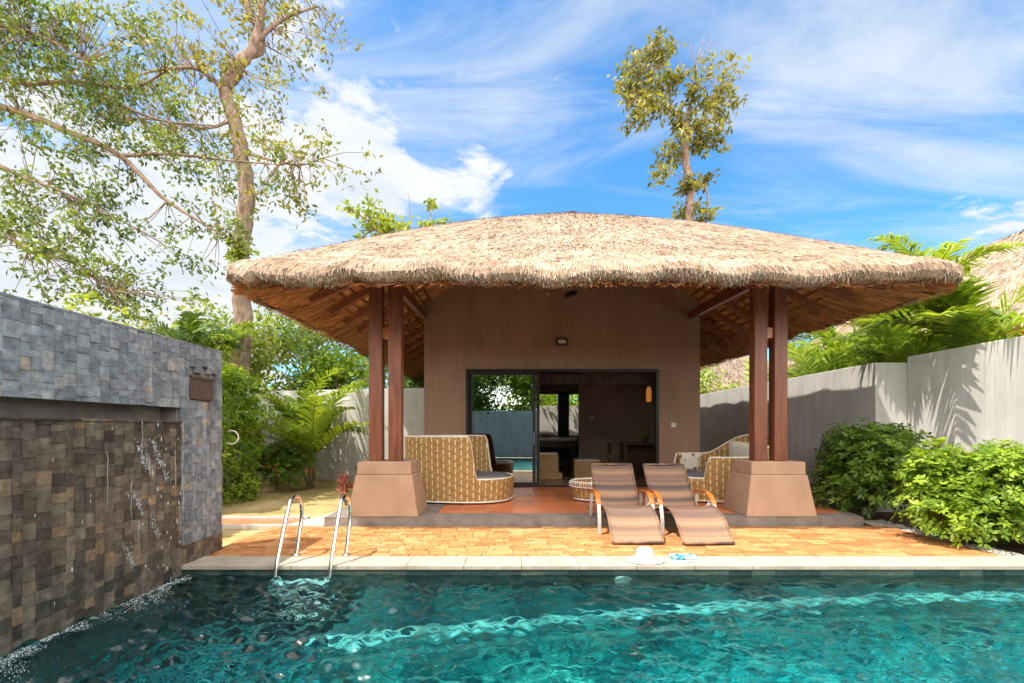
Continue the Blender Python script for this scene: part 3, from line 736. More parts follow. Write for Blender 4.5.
# ------------------------------------------------------------------ thatched roofs
def rrect(x0,x1,y0,y1,r,ns=30,nc=8):
    pts = []
    cs = [((x1-r,y0+r),-PI/2),((x1-r,y1-r),0),((x0+r,y1-r),PI/2),((x0+r,y0+r),PI)]
    for i,(c,a0) in enumerate(cs):
        for k in range(nc): 
            a = a0+PI/2*k/nc; pts.append((c[0]+r*math.cos(a), c[1]+r*math.sin(a)))
        a = a0+PI/2; p = (c[0]+r*math.cos(a), c[1]+r*math.sin(a)); nc2, na = cs[(i+1)%4]; q = (nc2[0]+r*math.cos(na), nc2[1]+r*math.sin(na))
        for k in range(ns): pts.append((p[0]+(q[0]-p[0])*k/ns, p[1]+(q[1]-p[1])*k/ns))
    return np.array(pts)
def thatch_roof(parent, off, eave, r, top, rt, ze, zt, thick, bulge, nstr, lining=True, under=5.6, blade=(.30,.014)):
    E = rrect(*eave, r); T = rrect(*top, rt); n = len(E); C = T.mean(0)
    wav = np.array([.03*math.sin(i*.55)+.034*math.sin(i*1.7+1)+.018*math.sin(i*3.1) for i in range(n)])
    wav[0] = wav[-1]
    rows = []
    lip = [(.035,.0),(.006,.03),(-.008,.10),(-.003,.2),(.018,.30),(.05,.37)]
    tsz = [(t, z*thick/.37) for t,z in lip]
    for t in np.linspace(.09,1,18):
        q = (t-.05)/.95
        tsz.append((t, thick + (zt-ze-thick)*q + bulge*math.sin(PI*min(1,q))))
    grid = []
    for (t,z) in tsz:
        xy = E*(1-t)+T*t
        zz = np.full(n, ze+z) + wav*max(0,(1-t*4))
        grid.append(np.column_stack([xy, zz]))
    grid.append(np.column_stack([np.repeat(C[None,:],n,0)+(T-C)*.35, np.full(n, zt+.05)]))
    G = np.array(grid); m = len(G)
    mb = MB(); V = G.reshape(-1,3)
    F = [(i*n+k, i*n+(k+1)%n, (i+1)*n+(k+1)%n, (i+1)*n+k) for i in range(m-1) for k in range(n)] + [tuple((m-1)*n+k for k in range(n))]
    mb.add(V, F, [.12+.4*random.random() for _ in F], None, False)
    # blades laid down the slope, in overlapping uneven courses
    def at(i, s):
        i0 = np.clip(np.floor(i).astype(int),0,m-2); fi = (i-i0)[:,None]; k0 = np.floor(s).astype(int)%n; k1 = (k0+1)%n; fs = (s-np.floor(s))[:,None]
        a = G[i0,k0]*(1-fs)+G[i0,k1]*fs; b_ = G[i0+1,k0]*(1-fs)+G[i0+1,k1]*fs
        return a*(1-fi)+b_*fi
    # choose by area
    w3 = np.linalg.norm(np.cross(G[1:,:]-G[:-1,:], np.roll(G,-1,1)[:-1]-G[:-1]),axis=2)
    w3[:6] *= 1.5
    # favour the front and the sides
    pr = w3*np.where(G[:-1,:,1] > (eave[2]+eave[3])/2+1, .25, 1); pr = (pr/pr.sum()).ravel()
    idx = rng.choice(len(pr), nstr, p=pr); i = idx//n + rng.random(nstr); s = idx%n + rng.random(nstr)
    p = at(i,s); dn = unit(at(np.maximum(i-.35,0),s)-at(np.minimum(i+.35,m-1.01),s)); sd = unit(at(i,s+.5)-at(i,s-.5)); nr = unit(np.cross(sd,dn)); nr = np.where((nr[:,2:3]<0)&(i[:,None]>5), -nr, nr)
    nr = np.where((i[:,None]<=5), unit(p-np.array([C[0],C[1],ze-1.0])), nr)
    L = blade[0]*rng.uniform(.4,1.15,nstr)[:,None]; big = rng.random(nstr) < .22; Wd = (blade[1]*rng.uniform(.5,1.5,nstr)*np.where(big,2.3,1))[:,None]
    L = np.where(i[:,None] < 7, L*.45, L)
    ang = rng.normal(0,.28,nstr)[:,None]; d = dn*np.cos(ang)+sd*np.sin(ang)
    a = p+nr*.012; e = p + d*L + nr*((rng.uniform(.0,.024,nstr)+big*.012)[:,None]) - np.array([0,0,1.])*np.where(i[:,None]<4, L*.35, 0)
    e[:,2] = np.maximum(e[:,2], ze-.02-.03*rng.random(nstr))
    s2 = np.cross(d,nr)
    rnd = np.clip(rng.beta(1.5,1.25,nstr)*np.where(big & (rng.random(nstr)<.6), .45, 1),0,1)
    mb.quads(np.stack([a-s2*Wd/2, a+s2*Wd/2, e+s2*Wd*.3, e-s2*Wd*.3],1), rnd)
    # ragged fringe at the eave
    nf = nstr//7; s = rng.random(nf)*n; i = rng.uniform(0,2.2,nf); p = at(i,s)
    sd = unit(at(i,s+.5)-at(i,s-.5)); d = rng.normal(0,.22,(nf,3))+np.array([0,0,-1.]); L = rng.uniform(.006,.032,nf)[:,None]; Wd = rng.uniform(.004,.010,nf)[:,None]
    L = L*(1+.9*np.clip(np.sin(s*1.9)*np.sin(s*.83+1)+.4*np.sin(s*7.1),-.7,1.5))[:,None]; e = p+d*L
    mb.quads(np.stack([p-sd*Wd, p+sd*Wd, e+sd*Wd*.3, e-sd*Wd*.3],1), np.clip(rng.beta(2,2,nf)*.85,0,1))
    o = mb.build('thatch', M['thatch'], parent, off)
    if lining:
        # underside: hanging thatch ends near the eave, woven soffit further in
        lt = [.035,.07,.11,.16,.22,.35,.5,.7,.85,1.0]
        U = np.array([np.column_stack([E*(1-t)+T*t, np.full(n, ze+.02)+(under-ze)*max(0,t-.035)*1.03 + wav*max(0,(1-t*4))]) for t in lt])
        V = U.reshape(-1,3); mu = len(U)
        lb = MB(); F = [(i*n+k, (i+1)*n+k, (i+1)*n+(k+1)%n, i*n+(k+1)%n) for i in range(mu-1) for k in range(n)]
        F.append(tuple((mu-1)*n+k for k in range(n-1,-1,-1)))
        lb.add(V, F, [.3+.3*random.random() for _ in F]); lb.build('soffit', M['soffit'], parent, off)
        fr = MB(); nf = 9000; s = rng.random(nf)*n; k0 = np.floor(s).astype(int)%n; fs = (s-np.floor(s))[:,None]
        t = (rng.random(nf)**1.3)[:,None]*.20+.03
        Es = E[k0]*(1-fs)+E[(k0+1)%n]*fs; Ts = T[k0]*(1-fs)+T[(k0+1)%n]*fs
        def up(t): 
            xy = Es*(1-t)+Ts*t; return np.column_stack([xy, ze-.005+(under-ze)*np.maximum(0,t[:,0]-.035)*1.03])
        a = up(t); tl_ = np.maximum(t-rng.uniform(.03,.075,(nf,1)),.0); e = up(tl_); sdv = np.column_stack([E[(k0+1)%n]-E[k0], np.zeros(nf)]); sdv = unit(sdv)
        e[:,2] -= rng.uniform(.0,.06,nf); e += sdv*rng.normal(0,.03,(nf,1)); Wd = rng.uniform(.006,.02,nf)[:,None]
        fr.quads(np.stack([a-sdv*Wd, a+sdv*Wd, e+sdv*Wd*.6, e-sdv*Wd*.6],1), rng.beta(2,2,nf))
        fr.build('thatch_underlayer', M['lining'], parent, off)
    return o

VO = (1.1,10.7,.23)
villa = thing('pool_villa', 'brown pool villa under a broad thatched hip roof', 'villa', VO)
EV = (-3.72,5.84,5.98,20.0)
RT = (.45,2.1,10.4,15.0); ZE = 3.37; ZU = 5.70
thatch_roof(villa, VO, EV, .5, RT, .9, ZE, 6.20, .35, .13, 125000, True, ZU, blade=(.125,.0065))
SLs = (ZU-ZE)/(RT[0]-EV[0])
# rafters and battens under the soffit
def soff(x, y):
    dl = (x-EV[0])/(RT[0]-EV[0]); dr = (EV[1]-x)/(EV[1]-RT[1]); df = (y-EV[2])/(RT[2]-EV[2])
    t = min(dl,dr,df); return ZE+.02+(ZU-ZE)*max(0,t-.035)*1.03
for y in np.arange(6.75,15.0,.78):
    for sgn in (-1,1):
        if sgn < 0: xa, xb = EV[0]+.55, -1.98
        else: xa, xb = EV[1]-.5, 4.21
        if (y-EV[2])/(RT[2]-EV[2]) < .2: xb = xa-sgn*0 + (-sgn)*.9
        za, zb = soff(xa,y)-.08, soff(xb,y)-.08
        MB().bar((xa,y,za),(xb,y,zb),.07,.13).build('rafter', M['rafter'], villa, VO)
for sgn in (-1,1):
    for j in range(9):
        x = EV[0]+.7+j*.15 if sgn < 0 else EV[1]-.65-j*.15
        z = soff(x,14)-.012
        tb_ = min((x-EV[0])/(RT[0]-EV[0]),(EV[1]-x)/(EV[1]-RT[1])); MB().bar((x,EV[2]+tb_*(RT[2]-EV[2])+.1,z),(x,14.9,z),.045,.035).build('batten', M['batten'], villa, VO)
for x in np.arange(-2.6,5.0,.78):
    y0, y1 = EV[2]+.5, 10.4
    tx = min((x-EV[0])/(RT[0]-EV[0]),(EV[1]-x)/(EV[1]-RT[1])); y1 = min(y1, EV[2]+(RT[2]-EV[2])*tx)
    MB().bar((x,y0,soff(x,y0)-.08),(x,y1,soff(x,y1)-.08),.07,.13).build('rafter', M['rafter'], villa, VO)
# clay-like shingle courses between the battens (left and right soffit)
for sgn in (-1,1):
    sh = MB()
    for j in range(8):
        x = EV[0]+.775+j*.15 if sgn < 0 else EV[1]-.725-j*.15
        for y in np.arange(7.1,14.5,.17):
            z = soff(x,y+.3)-.006+random.uniform(-.004,.004)
            dz = SLs*.05*(-sgn)
            sh.bar((x-.05,y,z-dz*1.1),(x+.05,y,z+dz*1.1),.13,.012)
    sh.build('shingles', M['lining'], villa, VO)
# hip beams
for (a,b_) in (((-3.15,6.6),(.1,10.35)),((5.2,6.6),(2.5,10.35))):
    MB().bar((a[0],a[1],soff(*a)-.13),(b_[0],b_[1],soff(*b_)-.2),.10,.18).build('hip_beam', M['rafter'], villa, VO)
# walls of the villa
XL, XR, YF, YB = -1.96, 4.19, 10.7, 16.8
DX0, DX1, DZ = -1.03, 3.28, 2.86
TH = .16
def prism_y(mb, pts, y0, y1):
    n = len(pts); V = [(x,y0,z) for x,z in pts]+[(x,y1,z) for x,z in pts]
    F = [tuple(range(n)), tuple(range(2*n-1,n-1,-1))]+[(i,i+n,(i+1)%n+n,(i+1)%n) for i in range(n)]
    mb.add(V,F,.5)
fw = MB()
prism_y(fw, [(XL,.23),(DX0,.23),(DX0,DZ),(DX1,DZ),(DX1,.23),(XR,.23),(XR,4.42),(2.45,5.55),(.15,5.55),(XL,4.50)], YF, YF+TH)
fw.build('front_wall', M['stucco'], villa, VO)
sw = MB(); sw.box(XL,XL+.15,YF+TH+.001,YB,.05,4.45); sw.build('side_wall', M['stucco'], villa, VO)
sw = MB(); sw.box(XR-.15,XR,YF+TH+.001,YB,.05,4.38); sw.build('side_wall', M['stucco'], villa, VO)
bw = MB()   # back wall with two window openings
bx0,bx1,bm0,bm1,bz0,bz1 = .74,2.02,1.52,1.86,1.30,2.72
prism_y(bw, [(XL+.152,.05),(XR-.152,.05),(XR-.152,1.29),(XL+.152,1.29)], YB-.16, YB-.001)
prism_y(bw, [(XL+.152,2.73),(XR-.152,2.73),(XR-.152,4.4),(XL+.152,4.4)], YB-.16, YB-.001)
for (a,c) in ((XL+.152,.80),(1.60,1.98),(2.42,XR-.152)): bw.box(a,c,YB-.158,YB-.003,1.291,2.729)
bw.build('back_wall', M['dark_wood'], villa, VO)
rf = MB(); rf.box(XL+.152,XR-.152,YF+.02,YB-.17,.06,.236); rf.build('room_floor', M['room_floor'], villa, VO)
rc = MB(); rc.box(XL+.152,XR-.152,YF+TH+.01,YB-.17,3.25,3.30); rc.build('ceiling', M['room_wall'], villa, VO)
ri = MB(); ri.box(XL+.152,XL+.17,YF+TH+.01,YB-.17,.237,3.249); ri.build('inner_lining', M['room_wall'], villa, VO); ri = MB(); ri.box(XR-.17,XR-.152,YF+TH+.01,YB-.17,.237,3.249); ri.build('inner_lining', M['room_wall'], villa, VO)
# partition with the dark panel, and bulkhead
pt = MB(); pt.box(1.95,XR-.175,14.0,14.12,.237,3.2); pt.build('partition', M['panel'], villa, VO, .01)
pt = MB(); pt.box(XL+.175,XR-.175,14.3,14.42,2.66,3.2); pt.build('bulkhead', M['dark_wood'], villa, VO, .01)
# door frame, sliding panels, pelmet
df = MB(); f = .07
df.box(DX0+.002,DX0+f,YF-.012,YF+.12,.236,DZ-.002); df.box(DX1-f,DX1-.002,YF-.012,YF+.12,.236,DZ-.002); df.box(DX0+f,DX1-f,YF-.012,YF+.12,DZ-f,DZ-.002); df.box(DX0+f,DX1-f,YF-.012,YF+.12,.236,.262)
df.build('door_frame', M['black_metal'], villa, VO, .004)
for (a,c,y) in ((DX0+.09,.53,YF+.02),(DX0+.16,.62,YF+.07)):
    dp = MB(); dp.box(a,a+.055,y,y+.035,.263,DZ-f-.002); dp.box(c-.07,c,y,y+.035,.263,DZ-f-.002); dp.box(a+.055,c-.07,y,y+.035,DZ-f-.06,DZ-f-.002); dp.box(a+.055,c-.07,y,y+.035,.263,.33)
    d = dp.build('sliding_door', M['black_metal'], villa, VO, .003)
    MB().box(a+.054,c-.069,y+.014,y+.02,.329,DZ-f-.059).build('glass_pane', M['glass'], d)
    for ob in [q for q in d.children]: ob.location = (-VO[0],-VO[1],-VO[2])
    if y < YF+.05:
        h = MB(); h.box(c-.05,c-.03,y-.03,y-.001,1.15,1.45); hh = h.build('handle', M['steel'], d); hh.location = (-VO[0],-VO[1],-VO[2])
cu = MB()
for i in range(44):
    x = .66+i*.058; cu.tube([(x,YF+.26,2.54),(x,YF+.26,2.78)], .03, 6, r=random.random())
cu.build('curtain_pelmet', M['curtain'], villa, VO)
# wall lamp, sensor, switch, spotlight
l = MB(); l.box(.98,1.23,YF-.11,YF-.002,3.38,3.52); wl = l.build('wall_lamp', M['black_metal'], villa, VO, .006)
l = MB(); l.box(1.02,1.19,YF-.118,YF-.108,3.41,3.485); q = l.build('lens', M['lens'], wl); q.location = (-VO[0],-VO[1],-VO[2])
MB().lathe([(.03,0),(.035,.02),(.02,.045),(.004,.05)], (0,0,0), 12).build('sensor', M['lens'], villa).location = (.80-VO[0],YF-.03-VO[1],4.5-VO[2])
MB().box(3.55,3.65,YF-.016,YF-.002,1.56,1.66).build('switch', M['lens'], villa, VO, .003)
sp_ = MB(); sp_.tube([(1.28,YF-.35,4.62),(1.28,YF-.35,4.48)], .015, 6); sp_.tube([(1.16,YF-.5,4.36),(1.38,YF-.22,4.50)], .055, 10); sp_.tube([(1.28,YF-.35,4.6),(1.28,YF-.01,4.66)], .012, 6)
sp_.build('spotlight', M['black_metal'], villa, VO)
# twin posts on battered plinths, tie beams back to the wall
for (xc, xs) in ((-1.90,(-2.10,-1.80)), (3.96,(3.82,4.13))):
    p = MB(); y0 = 7.035; yc = 7.45
    bx, tx, ux = .52,.42,.405; by, ty, uy = .415,.34,.325
    p.hexa([(xc-bx,yc-by,.231),(xc+bx,yc-by,.231),(xc+bx,yc+by,.231),(xc-bx,yc+by,.231)], [(xc-tx,yc-ty,.84),(xc+tx,yc-ty,.84),(xc+tx,yc+ty,.84),(xc-tx,yc+ty,.84)])
    p.hexa([(xc-ux,yc-uy,.841),(xc+ux,yc-uy,.841),(xc+ux,yc+uy,.841),(xc-ux,yc+uy,.841)], [(xc-ux+.005,yc-uy+.005,1.03),(xc+ux-.005,yc-uy+.005,1.03),(xc+ux-.005,yc+uy-.005,1.03),(xc-ux+.005,yc+uy-.005,1.03)])
    p.build('plinth', M['plinth'], villa, VO, .012)
    for x in xs:
        MB().box(x-.10,x+.10,7.36,7.54,1.031,4.02).build('post', M['timber'], villa, VO, .01)
    MB().box(xs[0]+.1005,xs[1]-.1005,7.40,7.50,2.92,3.09).build('spacer_block', M['orange_wood'], villa, VO, .006)
    xm = (xs[0]+xs[1])/2
    MB().bar((xm,7.0,3.9),(xm,YF-.002,4.05),.10,.17).build('tie_beam', M['timber'], villa, VO)
MB().box(-2.6,4.6,7.39,7.51,4.021,4.16).build('eaves_beam', M['timber'], villa, VO, .01)

# ------------------------------------------------------------------ things in the room
pl = thing('pendant_lamp', 'lit amber cylinder lamp hanging inside the doorway', 'lamp', (3.42,12,2.18))
MB().lathe([(.055,.02),(.068,.15),(.06,.33),(.03,.40)], (0,0,0), 16).build('lamp_shade', M['lamp_glow'], pl)
MB().tube([(0,0,.4),(0,0,.75)], .008, 5).build('cord', M['black_metal'], pl)
def block(loc, label, w, d, h, g):
    o = thing('wooden_bench', label, 'bench', loc, 0, g)
    MB().box(-w/2,w/2-.1,-d/2,d/2,.16,h).build('seat', M['tan_wood'], o, None, .012)
    MB().box(-w/2,w/2,-d/2-.02,d/2+.02,0,.159).build('base', M['tan_wood'], o, None, .012)
    MB().box(-w/2+.02,w/2-.12,-d/2+.02,d/2-.02,h+.001,h+.05).build('cushion', M['cream_fabric'], o, None, .02)
block((.97,12.6,.237), 'taller tan wooden bench just inside the doorway near the glass door', .64,.6,.62, 'tan benches inside the room')
block((2.0,12.7,.237), 'lower tan wooden bench inside the doorway behind the wicker table', .78,.6,.44, 'tan benches inside the room')
ct = thing('wash_counter', 'pale topped counter under the back windows of the room', 'counter', (1.3,15.2,.237))
MB().box(-.62,.72,-.35,.35,.92,1.02).build('counter_top', M['white_ceramic'], ct, None, .01)
MB().box(-.58,.68,-.3,.3,.70,.919).build('apron', M['dark_wood'], ct, None, .01)
for sx in (-.52,.62):
    for sy in (-.25,.25): MB().box(sx-.04,sx+.04,sy-.04,sy+.04,0,.699).build('leg', M['dark_wood'], ct)
tb = MB().lathe([(.12,0),(.19,.04),(.21,.09),(.19,.095),(.0,.05)], (0,0,0), 20).build('wooden_bowl', M['tan_wood']); tb.location = (1.1,15.05,1.258)
tag(tb, 'shallow wooden bowl on the pale counter in the room', 'bowl')
dk = thing('desk', 'dark console desk against the partition inside', 'desk', (3.35,12.5,.237))
MB().box(-.5,.55,-.28,.28,.88,.94).build('desk_top', M['dark_wood'], dk, None, .008)
for sx in (-.45,.5):
    MB().box(sx-.04,sx+.04,-.26,.26,0,.879).build('side_panel', M['dark_wood'], dk)
MB().box(-.405,.455,.2,.24,.3,.878).build('back_panel', M['dark_wood'], dk)
ch = thing('wooden_chair', 'dark wooden chair at the desk inside the room', 'chair', (2.72,12.45,.237))
MB().box(-.2,.2,-.2,.2,.43,.47).build('seat', M['dark_wood'], ch, None, .008)
bk_ = MB(); bk_.box(-.2,-.17,-.2,.2,.62,.95); bk_.build('backrest', M['dark_wood'], ch, None, .008)
for sx in (-.185,.17):
    for sy in (-.18,.18): MB().box(sx-.015,sx+.015,sy-.015,sy+.015,0,.93 if sx < 0 else .43).build('leg', M['dark_wood'], ch)
pp = thing('potted_plant', 'small dark potted plant on the desk inside', 'plant', (3.45,12.45,1.178))
MB().lathe([(.05,0),(.075,.1),(.08,.13),(.06,.132)], (0,0,0), 14).build('pot', M['brown_box'], pp)
mb = MB(); leaves(mb, np.tile([0,0,.13],(40,1))+rng.normal(0,.015,(40,3)), rng.normal(0,.7,(40,3))+np.array([0,0,.8]), rng.uniform(.08,.2,40), .03); mb.build('foliage', L_HEDGE, pp)
th = MB().box(-.05,.05,-.012,0,-.05,.05).build('thermostat', M['lens'], None, None, .004); th.location = (2.33,13.998,1.83)
tag(th, 'small white control panel on the dark partition', 'panel')

# ------------------------------------------------------------------ wicker furniture
def superell(a, b_, p, n):
    out = []
    for k in range(n):
        t = 2*PI*k/n; c, s_ = math.cos(t), math.sin(t)
        out.append((a*math.copysign(abs(c)**(2/p),c), b_*math.copysign(abs(s_)**(2/p),s_)))
    return out
def shell(parent, plan, z0, hf, mat, rim=.018, inset=.07, flare=0.03):
    n = len(plan); rows = 10; V = []; UV = []; per = [0]
    for k in range(n): per.append(per[-1]+math.dist(plan[k], plan[(k+1)%n]))
    hs = [hf(x,y) for x,y in plan]
    for j in range(rows+1):
        for k in range(n+1):
            x,y = plan[k%n]; f = j/rows; q = 1-flare*(1-f)*1.2; z = z0+(hs[k%n]-z0)*f
            V.append((x*q,y*q,z)); UV.append((per[k], z))
    W_n = n+1
    F = [(j*W_n+k, j*W_n+k+1, (j+1)*W_n+k+1, (j+1)*W_n+k) for j in range(rows) for k in range(n)]
    b1 = len(V)
    for j in range(rows+1):
        for k in range(n+1):
            x,y = plan[k%n]; f = j/rows; d = math.hypot(x,y); q = 1-inset/d
            V.append((x*q,y*q,hs[k%n]-(hs[k%n]-z0-.06)*f)); UV.append((per[k], hs[k%n]-(hs[k%n]-z0)*f))
    F += [(b1+j*W_n+k, b1+j*W_n+k+1, b1+(j+1)*W_n+k+1, b1+(j+1)*W_n+k) for j in range(rows) for k in range(n)]
    F += [(rows*W_n+k, rows*W_n+k+1, b1+k+1, b1+k) for k in range(n)]
    mb = MB(); mb.add(V,F,.5,UV,True); o = mb.build('shell', mat, parent)
    rm = MB(); pts = [(x*(1-inset*.5/math.hypot(x,y)), y*(1-inset*.5/math.hypot(x,y)), h+.004) for (x,y),h in zip(plan,hs)]
    rm.tube(pts+[pts[0]], rim*1.0, 6, cap=False); rm.build('rim', M['white_paint'], parent)
    q = 1-flare*1.2
    fr = MB(); pts = [(x*q*1.002,y*q*1.002,z0+.008) for x,y in plan]; fr.tube(pts+[pts[0]], .014, 6, cap=False); fr.build('base_ring', M['white_paint'], parent)
    return o
def sstep(a,b_,x):
    t = min(1,max(0,(x-a)/(b_-a))); return t*t*(3-2*t)
def cushion(parent, name, plan, z0, z1, mat):
    n = len(plan); V = []; prof = [(.93,z0),(1,z0+(z1-z0)*.3),(1,z0+(z1-z0)*.65),(.95,z1-.01),(.8,z1),(.4,z1+.012)]
    for q,z in prof: V += [(x*q,y*q,z) for x,y in plan]
    F = [(j*n+k, j*n+(k+1)%n, (j+1)*n+(k+1)%n, (j+1)*n+k) for j in range(len(prof)-1) for k in range(n)]
    F += [tuple(range(n-1,-1,-1)), tuple((len(prof)-1)*n+k for k in range(n))]
    mb = MB(); mb.add(V,F,.5,None,True); return mb.build(name, mat, parent)
def pillow(loc, rot, w, h, t, mat):
    n = 9; V = []
    for sg in (1,-1):
        for i in range(n):
            for j in range(n):
                u = -1+2*i/(n-1); v = -1+2*j/(n-1)
                k = (1-u**4)*(1-v**4); pin = 1-.10*(1-abs(u))*(abs(v)>.9)-.0
                V.append((u*w/2*(1-.07*(1-u*u)*0-.08*(1-v*v)*abs(u)**3*0), sg*t/2*k**.6, v*h/2))
    F = []
    for s_ in (0,1):
        o = s_*n*n
        for i in range(n-1):
            for j in range(n-1):
                q = (o+i*n+j, o+(i+1)*n+j, o+(i+1)*n+j+1, o+i*n+j+1); F.append(q if s_ else q[::-1])
    mb = MB(); mb.add(V,F,.5,None,True); o = mb.build('pillow', mat); o.location = loc; o.rotation_euler = rot; return o
FZ = .2305
so1 = thing('wicker_sofa', 'tall round backed brown wicker sofa by the left plinth and glass door', 'sofa', (-.96,8.95,FZ), math.radians(-8), 'wicker sofas on the terrace')
pl1 = superell(1.0,.80,2.6,160)
shell(so1, pl1, .03, lambda x,y: .42+.73*(1-sstep(.34,.48,x)), M['wicker'])
cushion(so1, 'seat_cushion', superell(.90,.70,3.2,60), .28, .46, M['grey_cushion'])
so2 = thing('wicker_sofa', 'wicker sofa with a rising backrest and pillows behind the right plinth', 'sofa', (3.95,9.05,FZ), math.radians(5), 'wicker sofas on the terrace')
pl2 = superell(.98,.80,2.7,160)
def h2(x,y):
    arm = .79 + .38*sstep(.05,.92,x)
    return .42 + (arm-.42)*sstep(-.70,-.60,x)
shell(so2, pl2, .03, h2, M['wicker'])
cushion(so2, 'seat_cushion', superell(.88,.70,3.2,60), .28, .45, M['grey_cushion'])
tag(pillow((3.52,9.5,.87), (.25,.0,.0), .40,.38,.15, M['flower']), 'flower printed cream pillow leaning inside the right wicker sofa', 'pillow', 'pillows on the right sofa')
tag(pillow((4.42,9.3,1.05), (.2,.1,-.9), .46,.46,.16, M['cream_fabric']), 'plain cream pillow against the high back of the right wicker sofa', 'pillow', 'pillows on the right sofa')
tg = thing('coffee_table', 'round wicker coffee table with dark top and white rim behind the loungers', 'table', (1.50,8.75,FZ))
pt_ = [(.44*math.cos(2*PI*k/64), .44*math.sin(2*PI*k/64)) for k in range(64)]
shell(tg, pt_, .03, lambda x,y: .34, M['wicker'], inset=.05, flare=.14)
MB().lathe([(.39,.25),(.395,.27),(.0,.27)], (0,0,0), 40).build('table_top', M['dark_glass'], tg)
gm = MB()
for k in range(64):
    a = 2*PI*k/64; gm.tube([(.448*math.cos(a),.448*math.sin(a),.27),(.45*math.cos(a),.45*math.sin(a),.342)], .006, 4)
gm.tube([(.45*math.cos(2*PI*k/64),.45*math.sin(2*PI*k/64),.262) for k in range(65)], .010, 5, cap=False)
gm.build('rim_band', M['white_paint'], tg)

# ------------------------------------------------------------------ loungers
def lounger():
    o = thing('sun_lounger', '', 'sun lounger', (0,0,0), 0, 'sun loungers on the brick deck')
    prof = spline([(0,-.62,.03),(0,-.52,.13),(0,-.36,.28),(0,-.16,.37),(0,.05,.375),(0,.27,.31),(0,.42,.27),(0,.52,.33),(0,.64,.47),(0,.80,.66),(0,.97,.87)], 7)
    W2 = .31; V = []; UV = []; L = 0; n = len(prof)
    for i,p in enumerate(prof):
        if i: L += (p-prof[i-1]).length
        d = (prof[min(i+1,n-1)]-prof[max(i-1,0)]).normalized(); nr = Vector((0,-d.z,d.y))
        for k in range(9):
            u = -1+k/4; q = p - nr*.018*(1-u*u); V.append((u*W2, q.y, q.z)); UV.append((u*W2+1, L))
    base = len(V)
    V += [(x,y+.004,z-.014) for x,y,z in V]; UV += UV
    F = [(i*9+k, i*9+k+1, (i+1)*9+k+1, (i+1)*9+k) for i in range(n-1) for k in range(8)]
    F += [(base+i*9+k, base+(i+1)*9+k, base+(i+1)*9+k+1, base+i*9+k+1) for i in range(n-1) for k in range(8)]
    mb = MB(); mb.add(V,F,.5,UV,True); mb.build('sling', M['sling'], o)
    for s_ in (-1,1):
        MB().tube([(s_*W2,p.y,p.z) for p in prof], .017, 7).build('side_rail', M['sling'], o)
        xa = s_*(W2+.055)
        a = spline([(xa,.62,.50),(xa,.45,.53),(xa,.25,.53),(xa,.10,.47),(xa,.03,.39)], 5)
        ar = MB()
        for i in range(len(a)-1): ar.bar(a[i],a[i+1]+(a[i+1]-a[i])*.08,.062,.032)
        ar.build('armrest', M['orange_wood'], o, None, .004)
        lg_ = spline([(xa,.035,.40),(xa,-.02,.22),(xa,-.035,.0)], 4); le = MB()
        for i in range(len(lg_)-1): le.bar(lg_[i],lg_[i+1]+(lg_[i+1]-lg_[i])*.05,.045,.03,(0,1,0))
        le.build('front_leg', M['alu'], o, None, .003)
        MB().bar((xa,.60,.49),(xa,.72,.0),.04,.03,(0,1,0)).build('rear_leg', M['alu'], o, None, .003)
        MB().bar((s_*W2,.18,.33),(xa,.16,.40),.03,.03).build('bracket', M['alu'], o)
    MB().tube([(-W2,.97,.87),(W2,.97,.87)], .017, 7).build('head_rail', M['sling'], o)
    MB().tube([(-W2,-.62,.03),(W2,-.62,.03)], .017, 7).build('foot_rail', M['sling'], o)
    return o
lo = lounger(); lo.location = (1.545,6.50,.10)
lo['label'] = 'brown woven sun lounger on the brick deck nearer the ladder, behind the hat'
l2 = copy_tree(lo); l2.location = (2.375,6.46,.10); l2.rotation_euler.z = math.radians(2)
l2['label'] = 'brown woven sun lounger on the brick deck nearer the right plinth'

# ------------------------------------------------------------------ small things by the pool
ht = thing('sun_hat', 'white straw sun hat lying on the pool edge', 'hat', (1.43,5.17,.1005))
MB().lathe([(.205,.004),(.212,.012),(.18,.022),(.105,.03),(.10,.05),(.095,.10),(.075,.135),(.04,.148),(.0,.15)], (0,0,0), 32, .98, .85).build('brim_and_crown', M['straw_white'], ht)
MB().lathe([(.1065,.034),(.1065,.054),(.1035,.055),(.1035,.033)], (0,0,0), 32, .98, .85).build('hat_band', M['cream_fabric'], ht)
bo = thing('folded_towel', 'folded blue and white patterned towel lying beside the sun hat', 'towel', (1.86,5.2,.1005), math.radians(-6))
t1 = MB(); t1.box(-.14,.14,-.09,.09,.0,.022); t1.build('lower_fold', M['white_paint'], bo, None, .009)
t1 = MB(); t1.box(-.145,.14,-.09,.092,.0225,.047); t1.build('upper_fold', M['towel'], bo, None, .01)
ld = thing('pool_ladder', 'polished steel pool ladder with two arched handrails', 'ladder', (-2.15,5.1,0))
for x in (-.28,.28):
    pts = spline([(x,-.19,-.85),(x,-.19,-.3),(x,-.17,.04),(x,-.05,.33),(x,.11,.65),(x,.21,.755),(x,.33,.76),(x,.43,.67),(x,.44,.5),(x,.37,.28),(x,.31,.105)], 7)
    MB().tube(pts, .021, 10).build('handrail', M['steel'], ld)
    MB().lathe([(.045,.1005),(.045,.11),(.024,.118)], (x,.31,0), 16).build('flange', M['steel'], ld)
for z in (-.10,-.36,-.62):
    MB().box(-.259,.259,-.24,-.14,z-.012,z+.012).build('tread', M['white_ceramic'], ld, None, .005)
